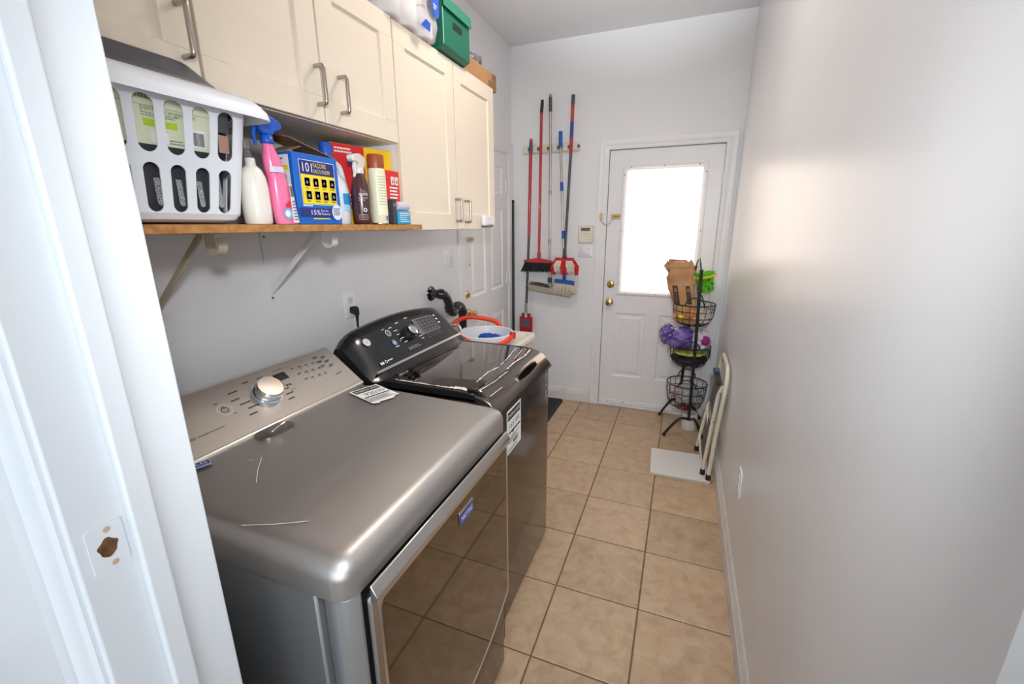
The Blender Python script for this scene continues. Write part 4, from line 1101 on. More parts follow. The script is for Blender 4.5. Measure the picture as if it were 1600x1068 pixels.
# tall red and yellow box leaning at the back
A0, A1 = Vector((-1.070, 1.172, Z0)), Vector((-1.012, 1.404, Z0))
d = (A1 - A0).normalized(); nrm = Vector((d.y, -d.x, 0)); hgt = .252
t = thing('duster_box', 'tall red and yellow refill box standing behind the brown spray bottle', 'box', (A0 + A1) / 2 - nrm * .03)
MB().obox((A0 + A1) / 2 - nrm * .031 + Vector((0, 0, hgt / 2)), d, nrm, (0, 0, 1), (A1 - A0).length / 2, .03, hgt / 2).build('carton', M('yellow_carton', 'f3c614', .5), t, bevel=.001, seg=1)
p = Print((A0 + A1) / 2 - nrm * .0008, d, (0, 0, 1)); wd = (A1 - A0).length / 2
p.rect(-wd + .001, .05, .004, hgt - .001, redb_m); p.lines(-.108, hgt - .03, -.03, hgt - .010, 2, wink_m, 5, .5); p.ell(-.048, hgt - .045, .016, .020, M('box_blue', '2b50a8', .5)); p.rect(-.06, hgt - .052, -.036, hgt - .040, wink_m)
p.poly([(-.02, hgt - .06), (.004, hgt - .035), (.004, hgt - .075)], M('box_orange', 'f08b22', .5))
p.poly([(-.03, .02), (.03, .03), (.012, .135), (-.03, .10)], M('box_teal', '2a8fae', .5)); p.lines(-.10, .06, -.03, .10, 3, wink_m, 3, .5); p.lines(.012, .09, .09, .125, 2, redb_m, 8, .5)
p.build('front_print', t)
# red pouch-like box by the cabinet side
t = thing('red_refill_pack', 'slim red pack with small pictures beside the cream can', 'box', (-.992, 1.366, Z0))
MB().box(-1.002, -.985, 1.322, 1.404, Z0, Z0 + .182).build('carton', redb_m, t, bevel=.002, seg=2)
p = Print((-.9846, 1.363, Z0), (0, 1, 0), (0, 0, 1)); im = M('icon_pale', 'e8d8d2', .6)
for x_ in (-.008, .014): p.rect(x_, .135, x_ + .018, .162, im); p.poly([(x_ + .004, .140), (x_ + .014, .142), (x_ + .012, .156)], grayink_m)
p.lines(-.02, .085, .032, .130, 4, wink_m, 4, .5); p.build('front_print', t)
# three small things in front of it
t = thing('dark_sponge_pack', 'narrow dark grey pack standing upright beside the cream can', 'pack', (-.960, 1.322, Z0))
MB().box(-.974, -.950, 1.312, 1.330, Z0, Z0 + .084).build('pack_body', M('charcoal_card', '3b3c40', .6), t, bevel=.002)
MB().box(-.9735, -.9495, 1.3125, 1.3295, Z0 + .060, Z0 + .070).build('pale_band', M('band_grey', '77777b', .6), t)
t = thing('wipes_pack', 'small bright blue pack at the right end of the shelf', 'pack', (-.961, 1.372, Z0))
MB().box(-.976, -.947, 1.335, 1.408, Z0, Z0 + .046).build('pack_body', M('cyan_pack', '1f9fd2', .4), t, bevel=.004, seg=3)
p = Print((-.9466, 1.372, Z0), (0, 1, 0), (0, 0, 1)); p.lines(-.03, .006, .03, .034, 4, wink_m, 3, .4); p.rect(-.03, .036, .03, .039, wink_m); p.build('front_print', t)
t = thing('cloth_roll', 'small pale grey rolled cloth lying on the bright blue pack', 'roll', (-.961, 1.372, Z0 + .0465))
MB().lathe([(.004, 0), (.015, .001), (.0155, .035), (.0150, .068), (.004, .069)], (-.962, 1.338, Z0 + .0622), 22, (0, 1, 0)).build('roll_body', M('pale_lilac_cloth', 'cfc6cf', .8, bump=(40, .4)), t)

# ================================================================= things on top of the cabinets
ZC = ZT + .0008
gb = thing('green_storage_box', 'dark green plastic archive box with flap lid on top of the cabinets', 'box', (-1.10, 1.835, ZC))
grn = M('green_corrugated_plastic', '0c6650', .4, bump=(3, .05))
gx0, gx1, gy0, gy1 = -1.245, -.952, 1.716, 1.948
mb = MB()
prof = [(gx0, ZC + .02), (gx0 + .012, ZC), (gx1 - .026, ZC), (gx1, ZC + .014), (gx1, ZC + .176), (gx0, ZC + .176)]
mb.prism(prof, gy0, gy1); mb.build('box_body', grn, gb, bevel=.003, seg=2)
mb = MB()
mb.prism([(gx0 - .004, ZC + .130), (gx0 - .004, ZC + .183), (gx1 + .006, ZC + .183), (gx1 + .010, ZC + .142), (gx1 + .0065, ZC + .142), (gx1 + .0035, ZC + .178), (gx0, ZC + .178), (gx0, ZC + .130)], gy0 - .003, gy1 + .003)
mb.build('flap_lid', M('green_lid_plastic', '237a63', .4), gb)
hh = MB().loft([[Vector((gx1 + .0004 + i, (gy0 + gy1) / 2 + .004 + x, ZC + .105 + z)) for x, z in rrect(.040 - j, .013 - j, .010, 5)] for i, j in ((0, 0), (.0016, .001), (-.0005, .006))]).build('hand_hole', M('hand_hole_dark', '06261d', .6), gb, ang=50)
MB().tube([(gx1 + .0005, gy0 + .001, ZC + .016), (gx1 + .0005, gy0 + .001, ZC + .14)], .0022, 6).build('welded_seam', M('pale_seam', '7fc9b2', .5), gb)
pk = thing('paper_roll_pack', 'clear plastic wrapped pack of white rolls with blue print on the cabinets', 'pack', (-1.10, 1.55, ZC))
rollw = M('tissue_white', 'eceaea', .85, bump=(60, .3))
k = 0
for iy in range(3):
    for ix in range(3):
        for iz in range(2):
            MB().lathe([(.018, .0), (.048, .002), (.050, .01), (.050, .088), (.048, .096), (.018, .098)], (-1.015 - .104 * ix, 1.436 + .104 * iy, ZC + .006 + .102 * iz), 18).build('tissue_roll', rollw, pk)
wrap = M('clear_wrap', 'f4f2f4', .10, alpha=.42, spec=.7)
mb = MB()
def wrapring(z, ins):
    out = []
    for i, (x, y) in enumerate(rrect(.172 - ins, .170 - ins, .045, 8, -1.118, 1.535)):
        n_ = noise.noise(Vector((x * 18, y * 18, z * 18))) * .010; out.append(Vector((x + n_ * (1 if x > -1.12 else -1), y + n_, z)))
    return out
mb.loft([wrapring(ZC + .001, .03), wrapring(ZC + .006, .010), wrapring(ZC + .05, .004), wrapring(ZC + .105, .008), wrapring(ZC + .16, .002), wrapring(ZC + .212, .012), wrapring(ZC + .226, .05)])
mb.build('plastic_wrap', wrap, pk, ang=70)
p = Print((-.938, 1.552, ZC), (0, 1, 0), (0, 0, 1), bend=lambda x, y, d: (-.9405 + .004 * math.sin(x * 30) + d, 1.535 + x, ZC + y)); p.h = .001
bp_ = M('blue_wrap_print', '1c55c0', .3)
p.ell(.108, .100, .032, .030, bp_); p.rect(.075, .10, .140, .19, bp_); p.lines(.092, .095, .122, .115, 2, wink_m, 3, .5)
p.poly([(.00, .012), (.055, .006), (.060, .035), (.03, .040)], bp_); p.poly([(-.02, .14), (.03, .14), (.045, .17), (-.01, .17)], M('grey_wrap_print', 'b7b9c4', .4)); p.text('3 PLY', .045, .105, .012, grayink_m, width=.026) if False else p.lines(.040, .09, .068, .15, 5, grayink_m, 6, .5)
p.lines(-.03, .10, .02, .135, 4, MATS['grey_wrap_print'], 5, .5)
p.build('wrap_print', pk)
cb = thing('cardboard_box', 'flat brown cardboard box overhanging the far end of the cabinets', 'box', (-1.13, 2.15, ZC))
kr = M('kraft_cardboard', 'b98d63', .75, vary=(3, 'a97d55'))
MB().box(-1.26, -1.000, 1.960, 2.352, ZC, ZC + .078).build('carton', kr, cb, bevel=.002, seg=1)
p = Print((-.9996, 2.156, ZC), (0, 1, 0), (0, 0, 1)); dk = M('dark_brown_ink', '4a3223', .8)
p.rect(.140, .008, .188, .074, dk); p.rect(.143, .011, .185, .071, kr)
for z_ in (.016, .028, .040, .052, .062): p.rect(.147, z_, .181, z_ + .005, dk, False)
for y_ in (.095, .115): p.rect(y_, .010, y_ + .013, .034, dk); p.rect(y_ + .003, .014, y_ + .010, .030, kr)
p.build('carton_print', cb)
gbg = thing('grey_bag', 'crumpled grey plastic bag lying on the brown cardboard box', 'bag', (-1.10, 2.17, ZC + .0785))
b_ = MB().blob((-1.09, 2.165, ZC + .108), (.075, .115, .036), 5, .35, 2.6)
for v in b_.v: v.z = max(v.z, ZC + .0786)
b_.build('bag_body', M('grey_film', '77777e', .35, bump=(30, .5), vary=(20, '9b9ba2')), gbg)

# ================================================================= left wall: outlet, plug, switch, drain pipe
def plate(parent, c, u, v, hw=.036, hh=.058, mat=wplast_m, name='cover_plate'):
    c, u, v = Vector(c), Vector(u), Vector(v); n = u.cross(v)
    mb = MB(); mb.loft([[c + u * x + v * y + n * d for x, y in rrect(hw - i, hh - i, .005, 4)] for i, d in ((0, 0), (0, .0035), (.003, .0055))])
    return mb.build(name, mat, parent, ang=35)
lu, lv, ln = Vector((0, 1, 0)), Vector((0, 0, 1)), Vector((1, 0, 0))
ol = thing('wall_outlet', 'white double socket on the left wall behind the machines, holding a black plug', 'outlet', (XL, 1.524, 1.155))
pc = Vector((XL, 1.524, 1.155)); plate(ol, pc, lu, lv)
for dz in (.021, -.021):
    s_ = MB().loft([[pc + ln * d + lv * (dz + y) + lu * x for x, y in rrect(.0165 - i, .0145 - i, .011, 5)] for i, d in ((0, .0054), (.0005, .0075))]).build('receptacle', M('off_white_plastic', 'dcdcda', .4), ol)
    mb = MB()
    for x in (-.0062, .0062): mb.box(XL + .0072, XL + .0080, pc.y + x - .0009, pc.y + x + .0009, pc.z + dz - .001, pc.z + dz + .007)
    mb.lathe([(.0024, 0), (.0024, .0008)], pc + ln * .0072 + lv * (dz - .007), 10, ln); mb.build('slot', black_m, s_, kind='stuff')
plg = thing('power_plug', 'black plug and cord in the left wall socket, hanging behind the dark console', 'plug', (XL + .008, 1.524, 1.134))
MB().loft([[pc + ln * d + lv * (-.021 + y - dd) + lu * x for x, y in rrect(a, b, .006, 4)] for d, a, b, dd in ((.0078, .013, .014, 0), (.020, .015, .016, 0), (.034, .014, .017, .004), (.040, .010, .014, .010))]).build('plug_body', rub_m, plg, ang=50)
MB().tube([pc + ln * .034 + lv * -.034, pc + ln * .034 + lv * -.060, pc + ln * .030 + lv * -.085 + lu * .004, pc + ln * .03 + lv * -.16 + lu * .008, pc + ln * .03 + lv * -.30 + lu * .0], [.008, .006, .0042, .0042, .0042], 10).build('plug_cord', cord_m, plg)
MB().tube([pc + ln * .012 + lv * -.085 + lu * .018, pc + ln * .02 + lv * -.14 + lu * .030, pc + ln * .02 + lv * -.34 + lu * .04], .0045, 8).build('pale_cord', M('tan_cord', 'c9ad96', .6), plg, label='tan cord beside the black one')
sw = thing('light_switch', 'white double switch plate on the left wall beside the panelled door', 'switch', (XL, 2.425, 1.300))
sc_ = Vector((XL, 2.425, 1.300)); plate(sw, sc_, lu, lv, .058, .058)
for y in (-.023, .023):
    t_ = MB().loft([[sc_ + ln * d + lu * (y + x) + lv * z for x, z in rrect(.006, .013, .002, 3)] for d in (.0054, .0064)]).build('toggle_surround', M('off_white_plastic', 'dcdcda', .4), sw)
    MB().obox(sc_ + ln * .010 + lu * y + lv * .004, lu, lv, ln, .0042, .004, .006).build('toggle', wplast_m, t_, bevel=.001)
pp = thing('drain_pipe', 'glossy black bent plastic drain trap on the left wall above the tub', 'pipe', (XL, 2.18, 1.10))
abs_m = M('black_abs_pipe', '1d1e20', .15, spec=.6, coat=.4)
PX = XL + .075
path = [(XL + .001, 2.205, 1.108), (PX - .03, 2.205, 1.108), (PX, 2.225, 1.100), (PX + .004, 2.262, 1.055), (PX + .004, 2.285, 1.000), (PX + .004, 2.320, .978), (PX + .004, 2.352, .992), (PX + .004, 2.385, 1.012), (PX + .006, 2.428, .990), (PX + .006, 2.438, .950), (PX + .006, 2.440, .84)]
sm = []
for i in range(len(path) - 1):
    for t in range(4):
        p0 = Vector(path[max(i - 1, 0)]); p1 = Vector(path[i]); p2 = Vector(path[i + 1]); p3 = Vector(path[min(i + 2, len(path) - 1)]); t_ = t / 4
        sm.append(.5 * (2 * p1 + (p2 - p0) * t_ + (2 * p0 - 5 * p1 + 4 * p2 - p3) * t_ ** 2 + (3 * p1 - p0 - 3 * p2 + p3) * t_ ** 3))
sm.append(Vector(path[-1]))
MB().tube(sm, .026, 18).build('trap_tube', abs_m, pp, ang=60)
for i in (6, 15, 26, 35):
    d = (sm[i + 1] - sm[i - 1]).normalized()
    MB().cyl(sm[i] - d * .016, sm[i] + d * .016, .031, n=20).build('pipe_collar', abs_m, pp, bevel=.003)
MB().lathe([(.045, 0), (.042, .005), (.030, .007)], (XL, 2.205, 1.108), 24, (1, 0, 0)).build('wall_flange', abs_m, pp)

# ================================================================= laundry tub, bucket, hose
TX0, TX1, TYa, TYb, TZ = XL + .012, -.800, 1.872, 2.452, .862
tub = thing('laundry_tub', 'off-white plastic utility sink between the washing machine and the panelled door', 'sink', ((TX0 + TX1) / 2, (TYa + TYb) / 2, 0))
tub_m = M('tub_plastic', 'e9e2d6', .4)
cx, cy, hx, hy = (TX0 + TX1) / 2, (TYa + TYb) / 2, (TX1 - TX0) / 2, (TYb - TYa) / 2
rg = lambda ins, z, r: [Vector((x, y, z)) for x, y in rrect(hx - ins, hy - ins, r, 6, cx, cy)]
MB().loft([rg(.10, .50, .05), rg(.035, TZ - .05, .05), rg(.0, TZ - .03, .035), rg(0, TZ - .004, .035), rg(.004, TZ, .032), rg(.030, TZ, .03), rg(.036, TZ - .006, .03), rg(.055, TZ - .10, .05), rg(.115, .525, .06)]).build('tub_basin', tub_m, tub, ang=45)
for sx, sy in ((-1, -1), (-1, 1), (1, -1), (1, 1)):
    MB().tube([(cx + sx * (hx - .05), cy + sy * (hy - .05), TZ - .06), (cx + sx * (hx - .03), cy + sy * (hy - .03), 0)], [.022, .018], 10).build('leg', tub_m, tub)
fc = MB().box(TX0 + .01, TX0 + .10, cy - .09, cy + .09, TZ, TZ + .035).build('faucet_base', chrome_m, tub, bevel=.006)
MB().tube(round_path([(TX0 + .06, cy, TZ + .03), (TX0 + .06, cy, TZ + .085), (TX0 + .19, cy, TZ + .075), (TX0 + .20, cy, TZ + .05)], .04), .009, 10).build('spout', chrome_m, fc)
bk = thing('white_bucket', 'round white bucket standing in the laundry tub', 'bucket', (-1.035, 2.235, .5255))
bc = Vector((-1.035, 2.235, 0))
bz = .535
MB().lathe([(.105, bz), (.112, bz + .004), (.142, .83), (.150, .868), (.160, .872), (.160, .895), (.155, .899), (.146, .897), (.143, .880), (.136, .83), (.106, bz + .012), (.001, bz + .010)], bc, 40).build('bucket_body', M('white_bucket_plastic', 'eceef2', .3), bk)
cl_ = thing('blue_cloth', 'bright blue cloth heaped inside the white bucket', 'cloth', (-1.02, 2.26, .80))
MB().blob((-1.015, 2.25, .828), (.105, .10, .050), 9, .3, 2.4).build('cloth_heap', M('royal_blue_cloth', '1b4fb5', .9, bump=(60, .5)), cl_)
MB().blob((-1.03, 2.21, .80), (.085, .085, .045), 4, .3, 2.4).build('cloth_fold', MATS['royal_blue_cloth'], cl_)
hs = thing('orange_hose', 'thick orange hose looped over the rim of the white bucket', 'hose', (-1.1, 2.1, .86))
ctrl = [(-.985, 2.40, .80), (-1.035, 2.42, .905), (-1.13, 2.405, .935), (-1.22, 2.36, .945), (-1.262, 2.285, .930), (-1.235, 2.175, .912), (-1.165, 2.105, .905), (-1.085, 2.045, .895), (-1.00, 2.020, .872), (-.93, 2.03, .860)]
def spline(ctrl, n=6):
    sm = []
    for i in range(len(ctrl) - 1):
        p0, p1, p2, p3 = (Vector(ctrl[max(i - 1, 0)]), Vector(ctrl[i]), Vector(ctrl[i + 1]), Vector(ctrl[min(i + 2, len(ctrl) - 1)]))
        for t in range(n):
            t /= n; sm.append(.5 * (2 * p1 + (p2 - p0) * t + (2 * p0 - 5 * p1 + 4 * p2 - p3) * t * t + (3 * p1 - p0 - 3 * p2 + p3) * t ** 3))
    sm.append(Vector(ctrl[-1])); return sm
MB().tube(spline(ctrl), .0135, 12).build('hose_tube', orange_m, hs, ang=60)
MB().tube(spline([(-.93, 2.03, .860), (-.885, 2.055, .872), (-.852, 2.115, .892), (-.845, 2.165, .905)]), .013, 12).build('hose_end', orange_m, hs, ang=60)
MB().cyl((-.845, 2.165, .890), (-.845, 2.172, .925), .017, n=14).build('hose_fitting', M('dark_orange_plastic', 'cc3514', .4), hs)

# ================================================================= back wall: tool rack and tools
YT = 3.478                        # plane of the tool handles
KS = YT / YB
def bw(x, z, y=YT):
    k = y / YB; return Vector((x * k, y, 1.4936 + (z - 1.4936) * k))
rk = thing('broom_rack', 'beige wall rack with spring grips holding brooms and mops on the back wall', 'rack', (-1.04, YB, 2.06))
MB().box(-1.268, -.812, YB - .022, YB - .0005, 2.040, 2.104).build('rack_rail', almond_m, rk, bevel=.006, seg=3)
grips = [(-1.208, 2.07), (-1.120, 2.07), (-1.048, 2.07), (-.962, 2.07), (-.880, 2.07)]
for i, (x, z) in enumerate([(-1.240, 2.07), (-1.165, 2.07), (-1.085, 2.07), (-1.005, 2.07), (-.920, 2.07), (-.845, 2.07)]):
    g = MB().box(x - .022, x + .022, YB - .032, YB - .021, 2.046, 2.098).build('grip_block', almond_m, rk, bevel=.004)
    MB().cyl((x + .030, YB - .030, 2.072), (x + .030, YB - .042, 2.072), .011, n=12).build('grip_roller', grayp_m, g)
alu_m = M('brushed_tube', 'bdb4a9', .3, metal=.9)
redt_m = M('red_painted_tube', 'b8202c', .3, coat=.4)
dgt_m = M('dark_grey_tube', '4b4b50', .4)
def pole(parent, segs):
    """segs: list of (x0,z0,x1,z1,r,material,name)"""
    for x0, z0, x1, z1, r, m, nme in segs:
        MB().tube([bw(x0, z0), bw(x1, z1)], r, 12).build(nme, m, parent)
# 1 scraper: red/grey pole with red head
t = thing('red_floor_scraper', 'red and grey pole with a red rectangular head hanging low, leftmost on the rack', 'mop', bw(-1.246, .60))
pole(t, [(-1.222, 1.412, -1.209, 2.12, .0125, redt_m, 'upper_pole'), (-1.246, .765, -1.222, 1.412, .0105, dgt_m, 'lower_pole'), (-1.2095, 2.055, -1.2075, 2.125, .0135, dgt_m, 'grip')])
MB().lathe([(.012, 0), (.013, .006), (.010, .030), (.004, .034)], bw(-1.2075, 2.122), 14).build('hanging_tip', redt_m, t)
c = bw(-1.246, .66)
hd = MB().box(c.x - .056, c.x + .056, c.y - .014, c.y + .014, c.z - .072, c.z + .060).build('mop_head', M('red_head_plastic', 'b01826', .4), t, bevel=.004)
MB().box(c.x - .038, c.x + .038, c.y - .0165, c.y - .012, c.z - .030, c.z + .040).build('grey_pad', M('grey_pad', '5d5a60', .6), hd)
for dx in (-.03, .03): MB().cyl((c.x + dx, c.y, c.z + .058), (c.x + dx, c.y, c.z + .090), .011, n=12).build('red_peg', MATS['red_head_plastic'], hd, bevel=.003)
MB().lathe([(.020, .0), (.014, .035), (.013, .075), (.015, .08), (.013, .12)], (c.x, c.y, c.z + .058), 14).build('socket', chrome_m, t)
# 2 broom with black bristles
def bristles(parent, name, top_l, top_r, bot_l, bot_r, dep, n, mat, seed, jit=.004, rows=3, r=.0022):
    rnd_ = random.Random(seed); mb = MB()
    top_l, top_r, bot_l, bot_r = map(Vector, (top_l, top_r, bot_l, bot_r))
    for i in range(n):
        for k in range(rows):
            t = (i + rnd_.random() * .8) / n; yy = (k / (rows - 1) - .5) * dep if rows > 1 else 0
            a = top_l.lerp(top_r, t) + Vector((0, yy * .7, 0)); b = bot_l.lerp(bot_r, t) + Vector((rnd_.uniform(-jit, jit), yy + rnd_.uniform(-jit, jit), rnd_.uniform(-jit, jit)))
            mb.tube([a, b], [r, r * .7], 4)
    return mb.build(name, mat, parent, kind='stuff', smooth=False)
YH = 3.462
t = thing('black_bristle_broom', 'broom with red handle and black bristles, second from the left on the rack', 'broom', bw(-1.14, 1.13, YH))
pole(t, [(-1.133, 1.235, -1.1235, 2.335, .0105, redt_m, 'handle'), (-1.1235, 2.335, -1.118, 2.405, .0125, black_m, 'grip')])
MB().lathe([(.0125, 0), (.008, .008), (.012, .014), (.012, .022), (.004, .025)], bw(-1.118, 2.400), 14).build('hanging_tip', black_m, t)
bt, bb = bw(-1.137, 1.222, YH), 0
L_, R_ = bw(-1.262, 1.205, YH), bw(-1.004, 1.198, YH)
mb = MB(); rings = []
for k in range(13):
    u = k / 12; x = L_.x + (R_.x - L_.x) * u; h_ = .008 + .022 * max(0, 1 - abs(u - .5) * 2.1) ; z = L_.z + (R_.z - L_.z) * u
    rings.append([Vector((x, YH + a * .019, z + b)) for a, b in ((-1, -.008), (1, -.008), (1, .004), (.5, h_), (-.5, h_), (-1, .004))])
mb.loft(rings); mb.build('broom_head', redt_m, t, ang=50)
MB().cyl(bw(-1.1335, 1.20, YH), bw(-1.1325, 1.275), .0155, n=14).build('socket', redt_m, t, bevel=.003)
bristles(t, 'bristles', L_ + Vector((.008, 0, -.006)), R_ - Vector((.004, 0, .006)), bw(-1.292, 1.118, YH), bw(-1.008, 1.118, YH), .042, 60, M('black_bristle', '161516', .7), 2, .006, 4, .0028)
# 3 long-handled dustpan
t = thing('long_handled_dustpan', 'beige upright dustpan with a long silver handle, middle of the rack', 'dustpan', bw(-1.03, .92, YH))
pole(t, [(-1.036, 1.07, -1.0515, 2.335, .0095, alu_m, 'handle'), (-1.0515, 2.335, -1.0535, 2.435, .0125, dgt_m, 'grip')])
MB().lathe([(.011, 0), (.012, .008), (.011, .022), (.004, .026)], bw(-1.0535, 2.432), 12).build('hanging_tip', M('copper_tip', 'b99172', .35, metal=.7), t)
for z in (1.35, 1.73): MB().cyl(bw(-1.0385 - (z - 1.1) * .0105, z), bw(-1.0385 - (z - 1.1) * .0105, z + .035), .0115, n=12).build('tube_joint', M('tube_joint', 'a59c94', .4, metal=.6), t)
a_, b_, c_, d_ = bw(-1.222, 1.012, YH), bw(-.826, .958, YH), bw(-.842, .918, YH), bw(-1.200, .964, YH)
pan_m = M('taupe_plastic', 'a39a8c', .5)
mb = MB(); back = Vector((0, .045, .02)); fr_ = Vector((0, -.050, 0))
mb.loft([[a_ + back, b_ + back, c_ + back, d_ + back], [a_ + fr_, b_ + fr_, c_ + fr_, d_ + fr_]], True, True)
mb.build('pan_body', pan_m, t, bevel=.006, seg=3)
mb = MB(); e0, e1 = a_ + Vector((.02, -.03, .004)), a_.lerp(b_, .48) + Vector((0, -.03, .004))
mb.loft([[e0.lerp(e1, k / 8) + Vector((0, y_, .016 * math.sin(PI * k / 8) + z_)) for y_, z_ in ((-.012, -.008), (.04, -.008), (.04, .004), (-.012, .004))] for k in range(9)])
mb.build('dark_opening', M('dark_grey_rubber', '3a3938', .6), t, ang=50)
MB().tube([bw(-1.0335, .965), bw(-1.0345, 1.02), bw(-1.0355, 1.075)], [.020, .017, .011], 12).build('handle_socket', pan_m, t)
MB().tube([bw(-1.034, 1.03, YT - .002), bw(-1.0353, 1.07, YT - .002)], [.0195, .0175], 12).build('dark_collar', M('dark_grey_rubber', '3a3938', .6), t)
# 4 hand-style deck brush: short blue and silver pole
YS = 3.440
t = thing('blue_scrub_brush', 'silver pole with blue sleeves and a pale bristle brush, shortest pole on the rack', 'brush', bw(-.91, .95, YS))
pole(t, [(-.9105, 1.09, -.965, 2.08, .0085, alu_m, 'handle'), (-.965, 2.078, -.968, 2.19, .0145, blue_m, 'grip')])
for z0_, z1_ in ((1.757, 1.823), (1.387, 1.450)):
    xf = lambda z: -.9105 - (z - 1.09) * .0551
    MB().tube([bw(xf(z0_), z0_), bw(xf(z1_), z1_)], .0125, 12).build('blue_sleeve', blue_m, t)
MB().tube([bw(-.9095, 1.045, YS), bw(-.9105, 1.12)], [.016, .011], 12).build('socket', blue_m, t)
L_, R_ = bw(-.990, 1.050, YS), bw(-.828, 1.036, YS)
MB().loft([[L_.lerp(R_, u) + Vector((0, y_, z_)) for y_, z_ in ((-.022, -.026), (.022, -.026), (.022, .004), (.010, .010), (-.010, .010), (-.022, .004))] for u in (0, .08, .5, .92, 1)]).build('brush_block', M('blue_fibre_block', '2a53a6', .8, bump=(60, .6)), t, bevel=.004)
bristles(t, 'bristles', L_ + Vector((.004, 0, -.020)), R_ + Vector((-.004, 0, -.020)), bw(-1.020, .955, YS), bw(-.790, .945, YS), .055, 26, M('cream_bristle', 'd3c6b2', .8), 5, .008, 4, .0042)
# 5 red and white mop
YM = 3.425
t = thing('red_white_mop', 'red and dark grey pole with red and white fringed mop head, rightmost on rack', 'mop', bw(-.913, 1.10, YM))
pole(t, [(-.9125, 1.25, -.8835, 2.03, .0105, dgt_m, 'lower_pole'), (-.8835, 2.028, -.878, 2.37, .0125, redt_m, 'upper_pole'), (-.878, 2.368, -.8755, 2.435, .0135, dgt_m, 'grip')])
MB().tube([bw(-.8815, 2.14), bw(-.8795, 2.25)], .0131, 12).build('blue_sticker', M('sticker_blue', '35459b', .4), t)
MB().tube([bw(-.9128, 1.235, YM), bw(-.911, 1.31)], [.018, .012], 12).build('socket', dgt_m, t)
L_, R_ = bw(-.992, 1.222, YM), bw(-.832, 1.222, YM)
MB().loft([[L_.lerp(R_, u) + Vector((0, y_, z_)) for y_, z_ in ((-.020, -.022), (.020, -.022), (.020, .006), (0, .016), (-.020, .006))] for u in (0, .06, .5, .94, 1)]).build('mop_clamp', redt_m, t, bevel=.004)
strand_r, strand_w = M('red_strand', 'c4202b', .9, bump=(80, .5)), M('white_strand', 'd9cfc4', .9, bump=(80, .5))
rs = random.Random(8); mr_, mw_ = MB(), MB()
for i in range(46):
    for k in range(3):
        u = (i + rs.random()) / 46; red = u < .13 or .36 < u < .60 or u > .92
        p0 = L_.lerp(R_, u) + Vector((0, (k - 1) * .012 - .002, -.004)); b0_, b1_ = bw(-1.012, 1.112, YM), bw(-.798, 1.112, YM)
        p2 = b0_.lerp(b1_, u) + Vector((rs.uniform(-.006, .006), (k - 1) * .024 - .006, rs.uniform(-.010, .008) + (-.006 if red else .012)))
        p1 = p0.lerp(p2, .55) + Vector(((u - .5) * .03, (k - 1) * .014 - .006, .006))
        (mr_ if red else mw_).tube([p0, p1, p2], [.0042, .0050, .0040], 5)
mr_.build('red_strands', strand_r, t, kind='stuff', ang=60); mw_.build('white_strands', strand_w, t, kind='stuff', ang=60)
# black pole standing in the corner
t = thing('black_pole', 'thin black pole leaning upright in the corner beside the panelled door', 'pole', (-1.325, 3.40, 0))
MB().tube([(-1.322, 3.425, 0), (-1.338, 3.455, .60), (-1.353, 3.500, 1.686)], [.0115, .0115, .0095], 12).build('shaft', M('black_shaft', '26272b', .4), t)
MB().lathe([(.0105, -.004), (.0105, .012), (.004, .016)], (-1.353, 3.500, 1.682), 12).build('end_cap', rub_m, t)
# thermostat and switch plate
th = thing('thermostat', 'almond wall thermostat with small screen beside the back door casing', 'thermostat', (-.740, YB, 1.425))
bm2 = MB().loft([[Vector((-.740 + x, YB - d, 1.425 + z)) for x, z in rrect(.061 - i, .068 - i, .014, 5)] for i, d in ((0, 0), (0, .018), (.006, .026))]).build('housing', almond_m, th, ang=35)
MB().box(-.778, -.706, YB - .0275, YB - .0255, 1.448, 1.474).build('screen', M('lcd_grey', '6f716a', .25), th, bevel=.002)
MB().box(-.796, -.684, YB - .0268, YB - .0258, 1.428, 1.4295).build('door_seam', M('seam_tan', 'b5ab98', .6), th)
for x in (-.70, -.715): MB().box(x - .005, x + .005, YB - .0275, YB - .0257, 1.378, 1.385).build('button', M('button_tan', 'cabfa9', .5), th)
sp = thing('switch_plate', 'white four-button switch plate directly below the thermostat', 'switch', (-.743, YB, 1.292))
plate(sp, (-.743, YB, 1.292), (1, 0, 0), (0, 0, 1), .058, .052)
for x in (-.775, -.711):
    for z in (1.312, 1.290, 1.270):
        MB().lathe([(.0045, 0), (.0045, .0015), (.003, .002)], (x, YB - .0053, z), 10, (0, -1, 0)).build('button', M('pale_button', 'c4bcb8', .5), sp)
MB().box(-.762, -.724, YB - .0062, YB - .0053, 1.276, 1.312).build('rocker', wplast_m, sp, bevel=.0005)

# ================================================================= wire stand with three baskets
ws_ = thing('wire_basket_stand', 'black metal stand with three wire baskets in front of the back door', 'stand', (.10, 3.27, 0))
PF = [Vector((.136, 3.130, .135)), Vector((.130, 3.130, .60)), Vector((.117, 3.130, 1.185))]
PB = [Vector((.066, 3.410, .20)), Vector((.078, 3.410, .66)), Vector((.085, 3.410, 1.185))]
MB().tube(PF, .0105, 12).build('front_pole', wire_m, ws_); MB().tube(PB, .0105, 12).build('back_pole', wire_m, ws_)
for q in (PF[2], PB[2]): MB().sphere(q + Vector((0, 0, .012)), .013, 12, 8).build('finial', wire_m, ws_)
tp = [PF[2] - Vector((0, 0, .01))] + [PF[2].lerp(PB[2], u) + Vector((0, 0, .085 * math.sin(PI * u))) for u in [k / 10 for k in range(1, 10)]] + [PB[2] - Vector((0, 0, .01))]
MB().tube(tp, .005, 8).build('top_loop', wire_m, ws_)
